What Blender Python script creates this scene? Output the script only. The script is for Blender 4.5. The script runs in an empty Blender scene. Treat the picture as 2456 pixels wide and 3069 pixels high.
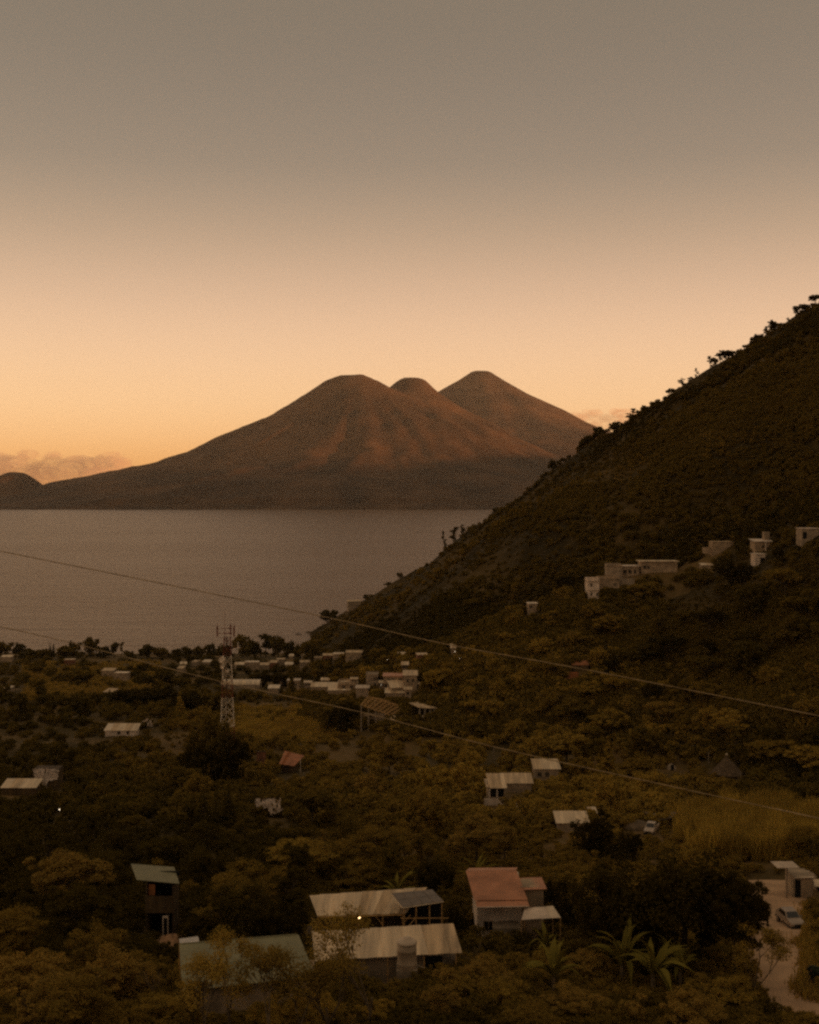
import bpy, math, random
import numpy as np
from mathutils import Vector
random.seed(7); rng = np.random.default_rng(7)
SC = bpy.context.scene; COL = SC.collection
# ------------------------------------------------------------------ camera, sky, sun, exposure
K = 2456/1725.0            # notes are in a 1725 x 2156 reading of the photograph
F, CX, HY, CZ = 3600.0, 1228.0, 1470.0, 150.0   # focal length in photo pixels, centre column, horizon row, eye height
cam_d = bpy.data.cameras.new('camera'); cam = bpy.data.objects.new('camera', cam_d); COL.objects.link(cam)
cam.location = (0, 0, CZ); cam.rotation_euler = (math.pi/2, 0, 0)
cam_d.sensor_fit = 'VERTICAL'; cam_d.sensor_height = 36; cam_d.lens = 36*F/3069
cam_d.shift_y = (HY-1534.5)/3069; cam_d.clip_start = .5; cam_d.clip_end = 90000
SC.camera = cam
SUN_EL, SUN_AZ = math.radians(4.2), math.radians(98)      # azimuth from +Y (view direction) towards +X
sdir = Vector((math.cos(SUN_EL)*math.sin(SUN_AZ), math.cos(SUN_EL)*math.cos(SUN_AZ), math.sin(SUN_EL)))
sun_d = bpy.data.lights.new('sun', 'SUN'); sun = bpy.data.objects.new('sun', sun_d); COL.objects.link(sun)
sun_d.energy = 5.0; sun_d.angle = math.radians(.6); sun_d.color = (1, .42, .15)
sun.rotation_euler = sdir.to_track_quat('Z', 'Y').to_euler()
SC.view_settings.view_transform = 'Standard'; SC.view_settings.look = 'None'
SC.view_settings.exposure = 0; SC.view_settings.gamma = 1
cy = SC.cycles
cy.max_bounces = 5; cy.diffuse_bounces = 3; cy.glossy_bounces = 2; cy.transmission_bounces = 1; cy.volume_bounces = 1
cy.transparent_max_bounces = 4; cy.caustics_reflective = False; cy.caustics_refractive = False
cy.sample_clamp_indirect = 4; cy.pixel_filter_type = 'BLACKMAN_HARRIS'; cy.filter_width = 2.5
cy.use_denoising = False

def lin(h):
    r = [int(h[i:i+2], 16)/255 for i in (0, 2, 4)]
    return tuple(c/12.92 if c <= .04045 else ((c+.055)/1.055)**2.4 for c in r)

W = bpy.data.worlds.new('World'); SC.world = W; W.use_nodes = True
nt = W.node_tree; nt.nodes.clear()
def N(t, **kw):
    n = nt.nodes.new(t)
    for k, v in kw.items():
        setattr(n, k, v)
    return n
def L(a, b): nt.links.new(a, b)
tc = N('ShaderNodeTexCoord'); nrm = N('ShaderNodeVectorMath', operation='NORMALIZE'); L(tc.outputs['Generated'], nrm.inputs[0])
sx = N('ShaderNodeSeparateXYZ'); L(nrm.outputs[0], sx.inputs[0])
asn = N('ShaderNodeMath', operation='ARCSINE'); L(sx.outputs['Z'], asn.inputs[0])
mr = N('ShaderNodeMapRange'); mr.inputs[1].default_value = 0; mr.inputs[2].default_value = math.radians(90); L(asn.outputs[0], mr.inputs[0])
rp = N('ShaderNodeValToRGB'); L(mr.outputs[0], rp.inputs[0])
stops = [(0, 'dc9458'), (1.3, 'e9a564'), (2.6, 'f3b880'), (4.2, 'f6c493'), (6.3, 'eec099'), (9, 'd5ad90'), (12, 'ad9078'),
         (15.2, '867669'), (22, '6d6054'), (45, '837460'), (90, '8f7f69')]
el = rp.color_ramp.elements
rp.color_ramp.interpolation = 'B_SPLINE'
while len(el) < len(stops): el.new(.5)
for e, (a, h) in zip(el, stops):
    e.position = a/90; e.color = (*lin(h), 1)
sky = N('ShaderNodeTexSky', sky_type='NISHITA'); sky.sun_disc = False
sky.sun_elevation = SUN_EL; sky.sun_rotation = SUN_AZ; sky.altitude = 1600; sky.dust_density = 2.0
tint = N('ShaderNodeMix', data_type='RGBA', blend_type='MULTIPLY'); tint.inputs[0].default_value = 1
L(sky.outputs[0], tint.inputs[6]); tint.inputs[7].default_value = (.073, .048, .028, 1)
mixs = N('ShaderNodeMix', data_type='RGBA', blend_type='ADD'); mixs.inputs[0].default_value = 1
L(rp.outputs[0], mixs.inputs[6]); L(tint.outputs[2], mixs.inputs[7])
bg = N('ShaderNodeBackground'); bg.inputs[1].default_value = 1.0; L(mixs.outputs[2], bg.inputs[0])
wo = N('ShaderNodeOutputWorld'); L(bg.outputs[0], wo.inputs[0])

# ------------------------------------------------------------------ helpers: pixels, tags, meshes, materials
def px(x, y, Y): return Vector(((x*K-CX)/F*Y, Y, CZ-(y*K-HY)/F*Y))
def proj(p): return ((CX+p[0]/p[1]*F)/K, (HY+(CZ-p[2])/p[1]*F)/K)
def tag(o, label=None, cat=None, group=None, kind=None):
    for k, v in (('label', label), ('category', cat), ('group', group), ('kind', kind)):
        if v: o[k] = v
    return o
def empty(name, loc, label, cat, group=None, rz=0):
    o = bpy.data.objects.new(name, None); COL.objects.link(o)
    o.location = loc; o.rotation_euler = (0, 0, rz); o.empty_display_size = .5
    return tag(o, label, cat, group)
def link(name, me, parent=None, mat=None):
    o = bpy.data.objects.new(name, me); COL.objects.link(o); o.parent = parent
    if mat:
        if not me.materials: me.materials.append(mat)
        o.material_slots[0].link = 'OBJECT'; o.material_slots[0].material = mat
    return o
class MB:
    def __init__(s): s.v = []; s.f = []
    def add(s, vs, fs):
        b = len(s.v); s.v += [tuple(v) for v in vs]; s.f += [tuple(i+b for i in f) for f in fs]; return s
    def hexa(s, p):   # 8 points: bottom 4 then top 4
        return s.add(p, [(0, 3, 2, 1), (4, 5, 6, 7), (0, 1, 5, 4), (1, 2, 6, 5), (2, 3, 7, 6), (3, 0, 4, 7)])
    def box(s, x0, x1, y0, y1, z0, z1):
        return s.hexa([(x0, y0, z0), (x1, y0, z0), (x1, y1, z0), (x0, y1, z0), (x0, y0, z1), (x1, y0, z1), (x1, y1, z1), (x0, y1, z1)])
    def plate(s, q, t):  # quad of 4 points, thickness straight down
        q = [Vector(p) for p in q]; d = Vector((0, 0, -t))
        return s.hexa([p+d for p in q]+q)
    def tube(s, p0, p1, r0, r1=None, n=6):
        p0, p1 = Vector(p0), Vector(p1); r1 = r0 if r1 is None else r1
        d = (p1-p0).normalized(); a = d.orthogonal().normalized(); b = d.cross(a); vs = []
        for p, r in ((p0, r0), (p1, r1)):
            for i in range(n):
                t = 2*math.pi*i/n; vs.append(p+(a*math.cos(t)+b*math.sin(t))*r)
        fs = [(i, (i+1) % n, n+(i+1) % n, n+i) for i in range(n)]+[tuple(range(n-1, -1, -1)), tuple(range(n, 2*n))]
        return s.add(vs, fs)
    def path(s, pts, rs, n=6):
        for i in range(len(pts)-1): s.tube(pts[i], pts[i+1], rs[i], rs[i+1], n)
        return s
    def lathe(s, c, prof, n=16):
        vs = []; fs = []; m = len(prof)
        for r, z in prof:
            for i in range(n):
                t = 2*math.pi*i/n; vs.append((c[0]+r*math.cos(t), c[1]+r*math.sin(t), c[2]+z))
        for j in range(m-1):
            for i in range(n):
                fs.append((j*n+i, j*n+(i+1) % n, (j+1)*n+(i+1) % n, (j+1)*n+i))
        fs.append(tuple(range(n-1, -1, -1))); fs.append(tuple((m-1)*n+i for i in range(n)))
        return s.add(vs, fs)
    def mesh(s, name):
        me = bpy.data.meshes.new(name); me.from_pydata(s.v, [], s.f); me.update(); return me
    def build(s, name, mat, parent=None, smooth=False):
        me = s.mesh(name)
        if smooth: me.polygons.foreach_set('use_smooth', [True]*len(me.polygons))
        me.materials.append(mat)
        return link(name, me, parent)

MATS = {}
def mat(name, col, rough=.8, var=.18, scale=1.2, metal=0, streak=0, spec=.3, col2=None, emit=0):
    """A procedural surface: base colour with broad stains and fine grain from two noises, a little bump."""
    if name in MATS: return MATS[name]
    m = bpy.data.materials.new(name); m.use_nodes = True; t = m.node_tree; b = t.nodes['Principled BSDF']
    n1 = t.nodes.new('ShaderNodeTexNoise'); n1.inputs['Scale'].default_value = scale; n1.inputs['Detail'].default_value = 6
    tcn = t.nodes.new('ShaderNodeTexCoord'); mp = t.nodes.new('ShaderNodeMapping')
    mp.inputs['Scale'].default_value = (1, 1, .25) if streak == 1 else (2.4, .22, .22) if streak == 2 else (1, 1, 1)
    t.links.new(tcn.outputs['Object'], mp.inputs[0]); t.links.new(mp.outputs[0], n1.inputs['Vector'])
    r = t.nodes.new('ShaderNodeValToRGB'); c2 = col2 or tuple(c*(1-2.2*var) for c in col)
    r.color_ramp.elements[0].position = .32; r.color_ramp.elements[1].position = .66
    r.color_ramp.elements[0].color = (*c2, 1); r.color_ramp.elements[1].color = (*[min(1, c*(1+var*.5)) for c in col], 1)
    t.links.new(n1.outputs[0], r.inputs[0]); t.links.new(r.outputs[0], b.inputs['Base Color'])
    b.inputs['Roughness'].default_value = rough; b.inputs['Metallic'].default_value = metal
    b.inputs['Specular IOR Level'].default_value = spec
    bp = t.nodes.new('ShaderNodeBump'); bp.inputs['Strength'].default_value = .25; bp.inputs['Distance'].default_value = .05
    n2 = t.nodes.new('ShaderNodeTexNoise'); n2.inputs['Scale'].default_value = scale*9; t.links.new(mp.outputs[0], n2.inputs['Vector'])
    t.links.new(n2.outputs[0], bp.inputs['Height']); t.links.new(bp.outputs[0], b.inputs['Normal'])
    if emit:
        b.inputs['Emission Color'].default_value = (*col, 1); b.inputs['Emission Strength'].default_value = emit
    MATS[name] = m; return m
def leafmat(name, col, spread=.36):
    m = bpy.data.materials.new(name); m.use_nodes = True; t = m.node_tree; b = t.nodes['Principled BSDF']
    a = t.nodes.new('ShaderNodeAttribute'); a.attribute_name = 'tone'
    oi = t.nodes.new('ShaderNodeObjectInfo')
    ad = t.nodes.new('ShaderNodeMath'); ad.operation = 'MULTIPLY_ADD'; ad.inputs[1].default_value = .28
    t.links.new(oi.outputs['Random'], ad.inputs[0]); 
    m2 = t.nodes.new('ShaderNodeMath'); m2.operation = 'MULTIPLY'; m2.inputs[1].default_value = .72
    t.links.new(a.outputs['Fac'], m2.inputs[0]); t.links.new(m2.outputs[0], ad.inputs[2])
    r = t.nodes.new('ShaderNodeValToRGB'); e = r.color_ramp.elements
    e[0].color = (*[c*(1-spread) for c in col], 1); e[1].color = (*[c*k for c, k in zip(col, (1+spread*1.15, 1+spread*.95, 1+spread*.5))], 1)
    t.links.new(ad.outputs[0], r.inputs[0]); t.nodes.remove(b)
    df = t.nodes.new('ShaderNodeBsdfDiffuse'); tl = t.nodes.new('ShaderNodeBsdfTranslucent'); mx = t.nodes.new('ShaderNodeMixShader'); mx.inputs[0].default_value = .42
    t.links.new(r.outputs[0], df.inputs[0]); t.links.new(r.outputs[0], tl.inputs[0]); t.links.new(df.outputs[0], mx.inputs[1]); t.links.new(tl.outputs[0], mx.inputs[2])
    t.links.new(mx.outputs[0], t.nodes['Material Output'].inputs['Surface'])
    return m

M = dict(
    tin=mat('weathered_tin', (.80, .59, .36), .5, .17, .6, spec=.4, streak=2), tin2=mat('pale_tin', (.82, .63, .42), .5, .15, .6, spec=.4, streak=2),
    tin3=mat('stained_tin', (.66, .46, .26), .6, .2, .7, streak=2), green=mat('green_tin', (.26, .23, .115), .55, .12, .5),
    green2=mat('dull_green_tin', (.25, .22, .115), .55, .12, .5), red=mat('red_tin', (.56, .25, .13), .6, .14, .6),
    orange=mat('orange_tin', (.42, .15, .05), .6, .2, .6), bluetin=mat('bluish_sheet', (.5, .45, .40), .5, .08, .6),
    white=mat('white_paint', (.80, .62, .46), .8, .14, .5), wall=mat('grey_render', (.42, .31, .20), .85, .2, .5),
    wall2=mat('tan_render', (.47, .33, .20), .85, .2, .5), brown=mat('brown_boards', (.14, .085, .035), .8, .25, 1.5, streak=1),
    redwall=mat('red_brick_wall', (.26, .11, .055), .85, .25, .8), block=mat('grey_block', (.30, .22, .14), .9, .22, .8),
    timber=mat('raw_timber', (.58, .33, .12), .75, .2, 2), wood=mat('dark_wood', (.09, .055, .025), .8, .25, 2),
    dark=mat('dark_recess_shade', (.012, .009, .006), .9, .1, 1), glass=mat('window_glass', (.02, .016, .012), .12, .1, 1, spec=.6),  # near-black colour puts the shade of interiors and recesses onto solid parts
    steel=mat('tower_white', (.90, .74, .56), .5, .1, 1), steelred=mat('tower_red', (.20, .05, .022), .6, .1, 1),
    cable=mat('cable_sheath', (.42, .29, .15), .6, .1, 2), solar=mat('solar_glass', (.16, .11, .07), .45, .15, .8, spec=.6),
    tarp=mat('white_tarp', (.85, .66, .50), .6, .2, 1.2), tarpdark=mat('dark_tarp', (.16, .105, .055), .7, .2, .6),
    thatch=mat('thatch', (.13, .085, .045), .95, .25, 2), bark=mat('bark', (.09, .06, .03), .9, .3, 3), palebark=mat('pale_bark', (.20, .135, .07), .9, .3, 3),
    tank=mat('tank_plastic', (.42, .30, .19), .6, .12, 1), lid=mat('tank_lid', (.62, .47, .33), .6, .1, 1),
    sand=mat('sand_heap', (.40, .22, .11), .95, .2, 2), tyre=mat('tyre_rubber', (.02, .016, .012), .8, .1, 3),
    carpaint=mat('pale_car_paint', (.40, .29, .20), .35, .08, 1, spec=.5), carwhite=mat('white_car_paint', (.52, .39, .28), .35, .06, 1, spec=.5),
    chrome=mat('rim_metal', (.4, .3, .2), .35, .1, 2, metal=.6), lampglass=mat('headlight_glass', (.5, .4, .3), .2, .05, 1, spec=.6),
    bulb=mat('lit_bulb', (1, .62, .28), .5, .05, 1, emit=6), bulb2=mat('lit_lamp', (1, .78, .52), .5, .05, 1, emit=2.2),
    skin=mat('skin', (.20, .105, .055), .6, .05, 3), cloth=mat('dark_green_cloth', (.022, .026, .014), .9, .2, 4),
    trousers=mat('brown_cloth', (.10, .06, .03), .9, .2, 4), bundle=mat('green_bundle', (.03, .036, .014), .9, .35, 5), hair=mat('black_hair', (.012, .008, .005), .7, .1, 5),
    boat=mat('dark_hull', (.05, .032, .016), .6, .2, 1), pale=mat('pale_post', (.36, .27, .18), .8, .15, 2),
)
LEAF = dict(
    dark=leafmat('leaves_dark', (0.185, 0.127, 0.028)), deep=leafmat('leaves_deep', (0.112, 0.081, 0.0175)), mid=leafmat('leaves_mid', (0.29, 0.192, 0.042)),
    olive=leafmat('leaves_olive', (0.385, 0.258, 0.055)), light=leafmat('leaves_light', (0.5, 0.34, 0.068)), dry=leafmat('leaves_dry', (.36, .235, .06)),
    murk=leafmat('leaves_murky', (.068, .049, .012)), banana=leafmat('leaves_banana', (.42, .33, .065)),
)

# ------------------------------------------------------------------ noise and terrain height
def _h(i, j, s):
    n = (i*374761393+j*668265263+s*1442695041) & 0xffffffff
    n = ((n ^ (n >> 13))*1274126177) & 0xffffffff
    return ((n ^ (n >> 16)) & 0xffff)/65535.0
def vnoise(x, y, s=0):
    x = np.asarray(x, float); y = np.asarray(y, float); i = np.floor(x).astype(np.int64); j = np.floor(y).astype(np.int64)
    u = x-i; v = y-j; u = u*u*(3-2*u); v = v*v*(3-2*v)
    return (_h(i, j, s)*(1-u)+_h(i+1, j, s)*u)*(1-v)+(_h(i, j+1, s)*(1-u)+_h(i+1, j+1, s)*u)*v
def fbm(x, y, o=4, s=0):
    a = 0; w = .5; t = 0
    for k in range(o):
        a = a+w*vnoise(np.asarray(x)*2**k, np.asarray(y)*2**k, s+k*17); t += w; w *= .5
    return a/t*2-1
def pl_dist(X, Y, pts):
    """signed side, distance in plan and interpolated height to a polyline of (x, y, z)"""
    best = np.full(X.shape, 1e9); zz = np.zeros(X.shape); sd = np.zeros(X.shape)
    for a, b in zip(pts[:-1], pts[1:]):
        dx, dy = b[0]-a[0], b[1]-a[1]; l2 = dx*dx+dy*dy
        t = np.clip(((X-a[0])*dx+(Y-a[1])*dy)/l2, 0, 1)
        d = np.hypot(X-a[0]-t*dx, Y-a[1]-t*dy); m = d < best-1e-6
        best = np.where(m, d, best); zz = np.where(m, a[2]+t*(b[2]-a[2]), zz)
        sd = np.where(m, np.sign(dx*(Y-a[1])-dy*(X-a[0])), sd)
    return best, zz, sd
def ridge(X, Y, pts, near, far, ease=0):
    """the highest of the slopes falling from each stretch of a ridge line, and the plan distance to it"""
    d0, _, sd = pl_dist(X, Y, pts); out = np.full(X.shape, -1e9)
    for a, b in zip(pts[:-1], pts[1:]):
        dx, dy = b[0]-a[0], b[1]-a[1]; t = np.clip(((X-a[0])*dx+(Y-a[1])*dy)/(dx*dx+dy*dy), 0, 1)
        d = np.hypot(X-a[0]-t*dx, Y-a[1]-t*dy); out = np.maximum(out, a[2]+t*(b[2]-a[2])-np.where(sd*far[1] > 0, d*far[0], d*near-np.clip(d-120, 0, 1e9)*ease))
    return out, d0
def P3(xs, ys, Y): return ((xs-CX)/F*Y, Y, CZ-(ys-HY)/F*Y)
CREST = [P3(930, 1915, 1262), P3(995, 1855, 1245), P3(1060, 1818, 1225), P3(1139, 1771, 1190), P3(1210, 1726, 1150), P3(1310, 1675, 1105), P3(1424, 1612, 1050), P3(1523, 1547, 1000),
         P3(1580, 1490, 965), P3(1666, 1404, 915), P3(1808, 1306, 860), P3(1922, 1254, 815), P3(2036, 1170, 775), P3(2164, 1078, 740), P3(2278, 1020, 720),
         P3(2392, 942, 705), P3(2456, 905, 700), (295, 610, 305), (420, 460, 350), (600, 250, 385), (800, 0, 410), (950, -500, 430)]
SPUR = [(-30, 900, 20), P3(1270, 1985, 740), P3(1400, 1935, 630), P3(1590, 1845, 520), P3(1770, 1790, 430), P3(1850, 1733, 437), P3(1950, 1712, 440), P3(2035, 1702, 442), P3(2150, 1662, 446), P3(2250, 1643, 450), P3(2330, 1630, 455), P3(2456, 1600, 465), (250, 440, 168), (400, 380, 230)]
PY = [-400, 0, 40, 70, 100, 120, 200, 300, 400, 520, 700, 800, 980, 1060, 1112, 1150, 1400, 3000]
PZ = [190, 128, 119, 112, 106.4, 104, 93, 80, 70, 60, 42, 34, 14, 4, -.4, -4, -8, -8]
ROADPX = [(1716, 2088, 101.), (1684, 2050, 107), (1652, 1985, 117), (1644, 1935, 127), (1636, 1898, 136), (1628, 1868, 146), (1620, 1845, 156)]
ROAD = [(px(x, y, Y).x, Y, 0) for x, y, Y in ROADPX]
def height(X, Y):
    X = np.asarray(X, float); Y = np.asarray(Y, float)
    v = np.interp(Y, PY, PZ)
    fade = np.clip((v+2)/20, 0, 1)
    v = v+fade*(fbm(X/70, Y/70, 3, 3)*5*np.clip(Y/400, .15, 1)+fbm(X/18, Y/18, 2, 9)*.7)
    v = v+np.clip((np.abs(X)-30-.5*np.clip(Y, 0, 90))/60, 0, 1)*14*np.clip((110-Y)/70, 0, 1)
    m, d = ridge(X, Y, CREST, .50, (.72, -1), .06)
    rav = fbm(X/55+Y/160, Y/90, 4, 21)
    m = m+rav*np.clip(d/40, 0, 1)*11+fbm(X/14, Y/14, 2, 31)*1.2
    s, d2 = ridge(X, Y, SPUR, .41, (.41, 1))
    s = s+fbm(X/30, Y/40, 3, 41)*np.clip(d2/25, 0, 1)*4
    k = 6.0
    z = np.maximum(m, s); z = z+np.maximum(k-np.abs(m-s), 0)**2/(4*k)
    z2 = np.maximum(z, v)+np.maximum(k-np.abs(z-v), 0)**2/(4*k)*fade
    rd, _, _ = pl_dist(X, Y, ROAD)
    return np.maximum(z2-np.clip((4.2-rd)/.6, 0, 1)*.18, -8), (m > v+1) & (m > s)
def hz(x, y): return float(height(np.array([x]), np.array([y]))[0][0])

def axis(segs):
    out = [segs[0][0]]
    for (a, b, st0, st1) in segs:
        x = a
        while x < b-1e-6:
            t = (x-a)/(b-a); x = min(b, x+st0+(st1-st0)*t); out.append(x)
    return np.array(out)
ax = axis([(-900, -150, 40, 3.5), (-150, -55, 3, 1), (-55, 60, .9, .9), (60, 170, 1, 2.4), (170, 330, 2.4, 5), (330, 1100, 6, 50)])
ay = axis([(-500, 20, 40, 4), (20, 90, 2.5, .9), (90, 190, .9, 1.2), (190, 500, 1.2, 2.2), (500, 1300, 2.2, 4), (1300, 1900, 5, 40)])
GX, GY = np.meshgrid(ax, ay); GZ, GM = height(GX, GY)
# a quick table for ray hits
ux = np.arange(-460, 700, 2.0); uy = np.arange(30, 1500, 2.0); UX, UY = np.meshgrid(ux, uy); UZ, UM = height(UX, UY)
def hfast(x, y):
    fx = np.clip((x-ux[0])/2, 0, len(ux)-2.001); fy = np.clip((y-uy[0])/2, 0, len(uy)-2.001)
    i = fx.astype(int); j = fy.astype(int); a = fx-i; b = fy-j
    return (UZ[j, i]*(1-a)+UZ[j, i+1]*a)*(1-b)+(UZ[j+1, i]*(1-a)+UZ[j+1, i+1]*a)*b
STEPS = 45*np.exp(np.linspace(0, math.log(1450/45), 420))
def hits(x, y):
    """first ground point seen through each pixel; Y = nan for sky and lake"""
    x = np.asarray(x, float)*K; y = np.asarray(y, float)*K
    tx = (x-CX)/F; tz = (y-HY)/F; res = np.full(x.shape, np.nan); prev = None
    for S in STEPS:
        d = hfast(tx*S, np.full(x.shape, S))-(CZ-tz*S)
        hit = (d > 0) & np.isnan(res)
        if prev is not None:
            t = np.clip(prev[1]/(prev[1]-d+1e-9), 0, 1); yy = prev[0]+(S-prev[0])*t
        else: yy = np.full(x.shape, S)
        res = np.where(hit, yy, res); prev = (S, d)
    return res
def hit(x, y, default=600):
    r = hits(np.array([x]), np.array([y]))[0]
    return float(r) if r == r else default

def grid_faces(mask=None):
    ny, nx = GX.shape; idx = np.arange(ny*nx).reshape(ny, nx)
    f = np.stack([idx[:-1, :-1], idx[:-1, 1:], idx[1:, 1:], idx[1:, :-1]], -1).reshape(-1, 4)
    return f
def np_mesh(name, v, f, smooth=True):
    me = bpy.data.meshes.new(name); n = len(f); k = f.shape[1]
    me.vertices.add(len(v)); me.vertices.foreach_set('co', np.ascontiguousarray(v, dtype=np.float32).ravel())
    me.loops.add(n*k); me.loops.foreach_set('vertex_index', np.ascontiguousarray(f, dtype=np.int32).ravel())
    me.polygons.add(n); me.polygons.foreach_set('loop_start', np.arange(0, n*k, k, dtype=np.int32))
    try: me.polygons.foreach_set('loop_total', np.full(n, k, dtype=np.int32))
    except Exception: pass
    if smooth: me.polygons.foreach_set('use_smooth', np.ones(n, dtype=bool))
    me.update(calc_edges=True); return me

def groundmat(name, cols, scale, patch):
    m = bpy.data.materials.new(name); m.use_nodes = True; t = m.node_tree; b = t.nodes['Principled BSDF']
    tcn = t.nodes.new('ShaderNodeTexCoord')
    n1 = t.nodes.new('ShaderNodeTexNoise'); n1.inputs['Scale'].default_value = scale; n1.inputs['Detail'].default_value = 8; n1.inputs['Roughness'].default_value = .65
    n2 = t.nodes.new('ShaderNodeTexNoise'); n2.inputs['Scale'].default_value = patch; n2.inputs['Detail'].default_value = 5; n2.inputs['Distortion'].default_value = .4
    t.links.new(tcn.outputs['Object'], n1.inputs['Vector']); t.links.new(tcn.outputs['Object'], n2.inputs['Vector'])
    r1 = t.nodes.new('ShaderNodeValToRGB'); r2 = t.nodes.new('ShaderNodeValToRGB')
    for r, (a, c) in ((r1, cols[:2]), (r2, cols[2:])):
        r.color_ramp.elements[0].color = (*a, 1); r.color_ramp.elements[1].color = (*c, 1)
        r.color_ramp.elements[0].position = .35; r.color_ramp.elements[1].position = .65
        t.links.new(n1.outputs[0], r.inputs[0])
    mx = t.nodes.new('ShaderNodeMix'); mx.data_type = 'RGBA'
    rr = t.nodes.new('ShaderNodeMapRange'); rr.inputs[1].default_value = .42; rr.inputs[2].default_value = .62; t.links.new(n2.outputs[0], rr.inputs[0])
    t.links.new(rr.outputs[0], mx.inputs[0]); t.links.new(r1.outputs[0], mx.inputs[6]); t.links.new(r2.outputs[0], mx.inputs[7])
    t.links.new(mx.outputs[2], b.inputs['Base Color']); b.inputs['Roughness'].default_value = .95; b.inputs['Specular IOR Level'].default_value = .1
    bp = t.nodes.new('ShaderNodeBump'); bp.inputs['Strength'].default_value = .6; bp.inputs['Distance'].default_value = .4
    t.links.new(n1.outputs[0], bp.inputs['Height']); t.links.new(bp.outputs[0], b.inputs['Normal'])
    return m
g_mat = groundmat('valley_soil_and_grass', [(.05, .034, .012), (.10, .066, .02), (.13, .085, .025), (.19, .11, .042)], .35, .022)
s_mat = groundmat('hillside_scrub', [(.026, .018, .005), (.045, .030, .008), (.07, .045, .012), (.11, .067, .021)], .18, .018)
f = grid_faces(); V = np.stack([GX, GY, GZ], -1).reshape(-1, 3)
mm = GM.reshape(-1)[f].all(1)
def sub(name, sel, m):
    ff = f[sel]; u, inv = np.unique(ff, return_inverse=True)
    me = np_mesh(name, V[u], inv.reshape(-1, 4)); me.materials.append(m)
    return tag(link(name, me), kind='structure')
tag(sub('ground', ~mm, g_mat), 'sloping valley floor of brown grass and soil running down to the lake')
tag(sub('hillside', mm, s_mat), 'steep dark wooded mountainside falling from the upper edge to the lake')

# road strip
def smooth_poly(pts, n):
    out = []
    for i in range(len(pts)-1):
        p0, p1, p2, p3 = pts[max(i-1, 0)], pts[i], pts[i+1], pts[min(i+2, len(pts)-1)]
        for k in range(n):
            t = k/n; out.append(tuple(.5*((2*b)+(-a+c)*t+(2*a-5*b+4*c-d)*t*t+(-a+3*b-3*c+d)*t**3) for a, b, c, d in zip(p0, p1, p2, p3)))
    return out+[pts[-1]]
rc = smooth_poly(ROAD, 10); rv = []; rf = []; NW = 9
for i, p in enumerate(rc):
    q = rc[min(i+1, len(rc)-1)]; o = rc[max(i-1, 0)]; d = Vector((q[0]-o[0], q[1]-o[1])).normalized(); nrmv = Vector((d.y, -d.x))
    wl = 3.5+.35*math.sin(i*.9)+.2*math.sin(i*2.3)
    for j in range(NW):
        u = (j/(NW-1)*2-1)*wl; x, y = p[0]+nrmv.x*u, p[1]+nrmv.y*u
        rv.append((x, y, hz(x, y)+.17-.1*abs(u/wl)**3))
        if i and j: a = i*NW+j; rf.append((a-NW-1, a-NW, a, a-1))
me = np_mesh('road', np.array(rv), np.array(rf)); me.materials.append(mat('dirt_road', (.56, .345, .19), .95, .12, .35)); tag(link('road', me), 'pale dirt road curving past the parked car', kind='structure')

# ------------------------------------------------------------------ lake
wm = bpy.data.materials.new('lake_water'); wm.use_nodes = True; t = wm.node_tree; b = t.nodes['Principled BSDF']
b.inputs['Base Color'].default_value = (.185, .10, .044, 1); b.inputs['Roughness'].default_value = .33; b.inputs['IOR'].default_value = 1.2
tcn = t.nodes.new('ShaderNodeTexCoord'); mp = t.nodes.new('ShaderNodeMapping'); mp.inputs['Scale'].default_value = (.28, 1, 1); t.links.new(tcn.outputs['Object'], mp.inputs[0])
n1 = t.nodes.new('ShaderNodeTexNoise'); n1.inputs['Scale'].default_value = .022; n1.inputs['Detail'].default_value = 7; n1.inputs['Roughness'].default_value = .68; t.links.new(mp.outputs[0], n1.inputs['Vector'])
n2 = t.nodes.new('ShaderNodeTexNoise'); n2.inputs['Scale'].default_value = .0022; n2.inputs['Detail'].default_value = 4; t.links.new(mp.outputs[0], n2.inputs['Vector'])
m1 = t.nodes.new('ShaderNodeMapRange'); m1.inputs[1].default_value = .35; m1.inputs[2].default_value = .65; m1.inputs[3].default_value = .55; m1.inputs[4].default_value = 1.0
t.links.new(n2.outputs[0], m1.inputs[0])
bp = t.nodes.new('ShaderNodeBump'); bp.inputs['Distance'].default_value = 6.0; t.links.new(n1.outputs[0], bp.inputs['Height']); t.links.new(m1.outputs[0], bp.inputs['Strength'])
t.links.new(bp.outputs[0], b.inputs['Normal'])
me = bpy.data.meshes.new('lake'); me.from_pydata([(-13500, -2500, 0), (13500, -2500, 0), (13500, 20500, 0), (-13500, 20500, 0)], [], [(0, 1, 2, 3)]); me.materials.append(wm)
tag(link('lake', me), 'wide calm brownish lake in front of the volcanoes', kind='structure')

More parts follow.
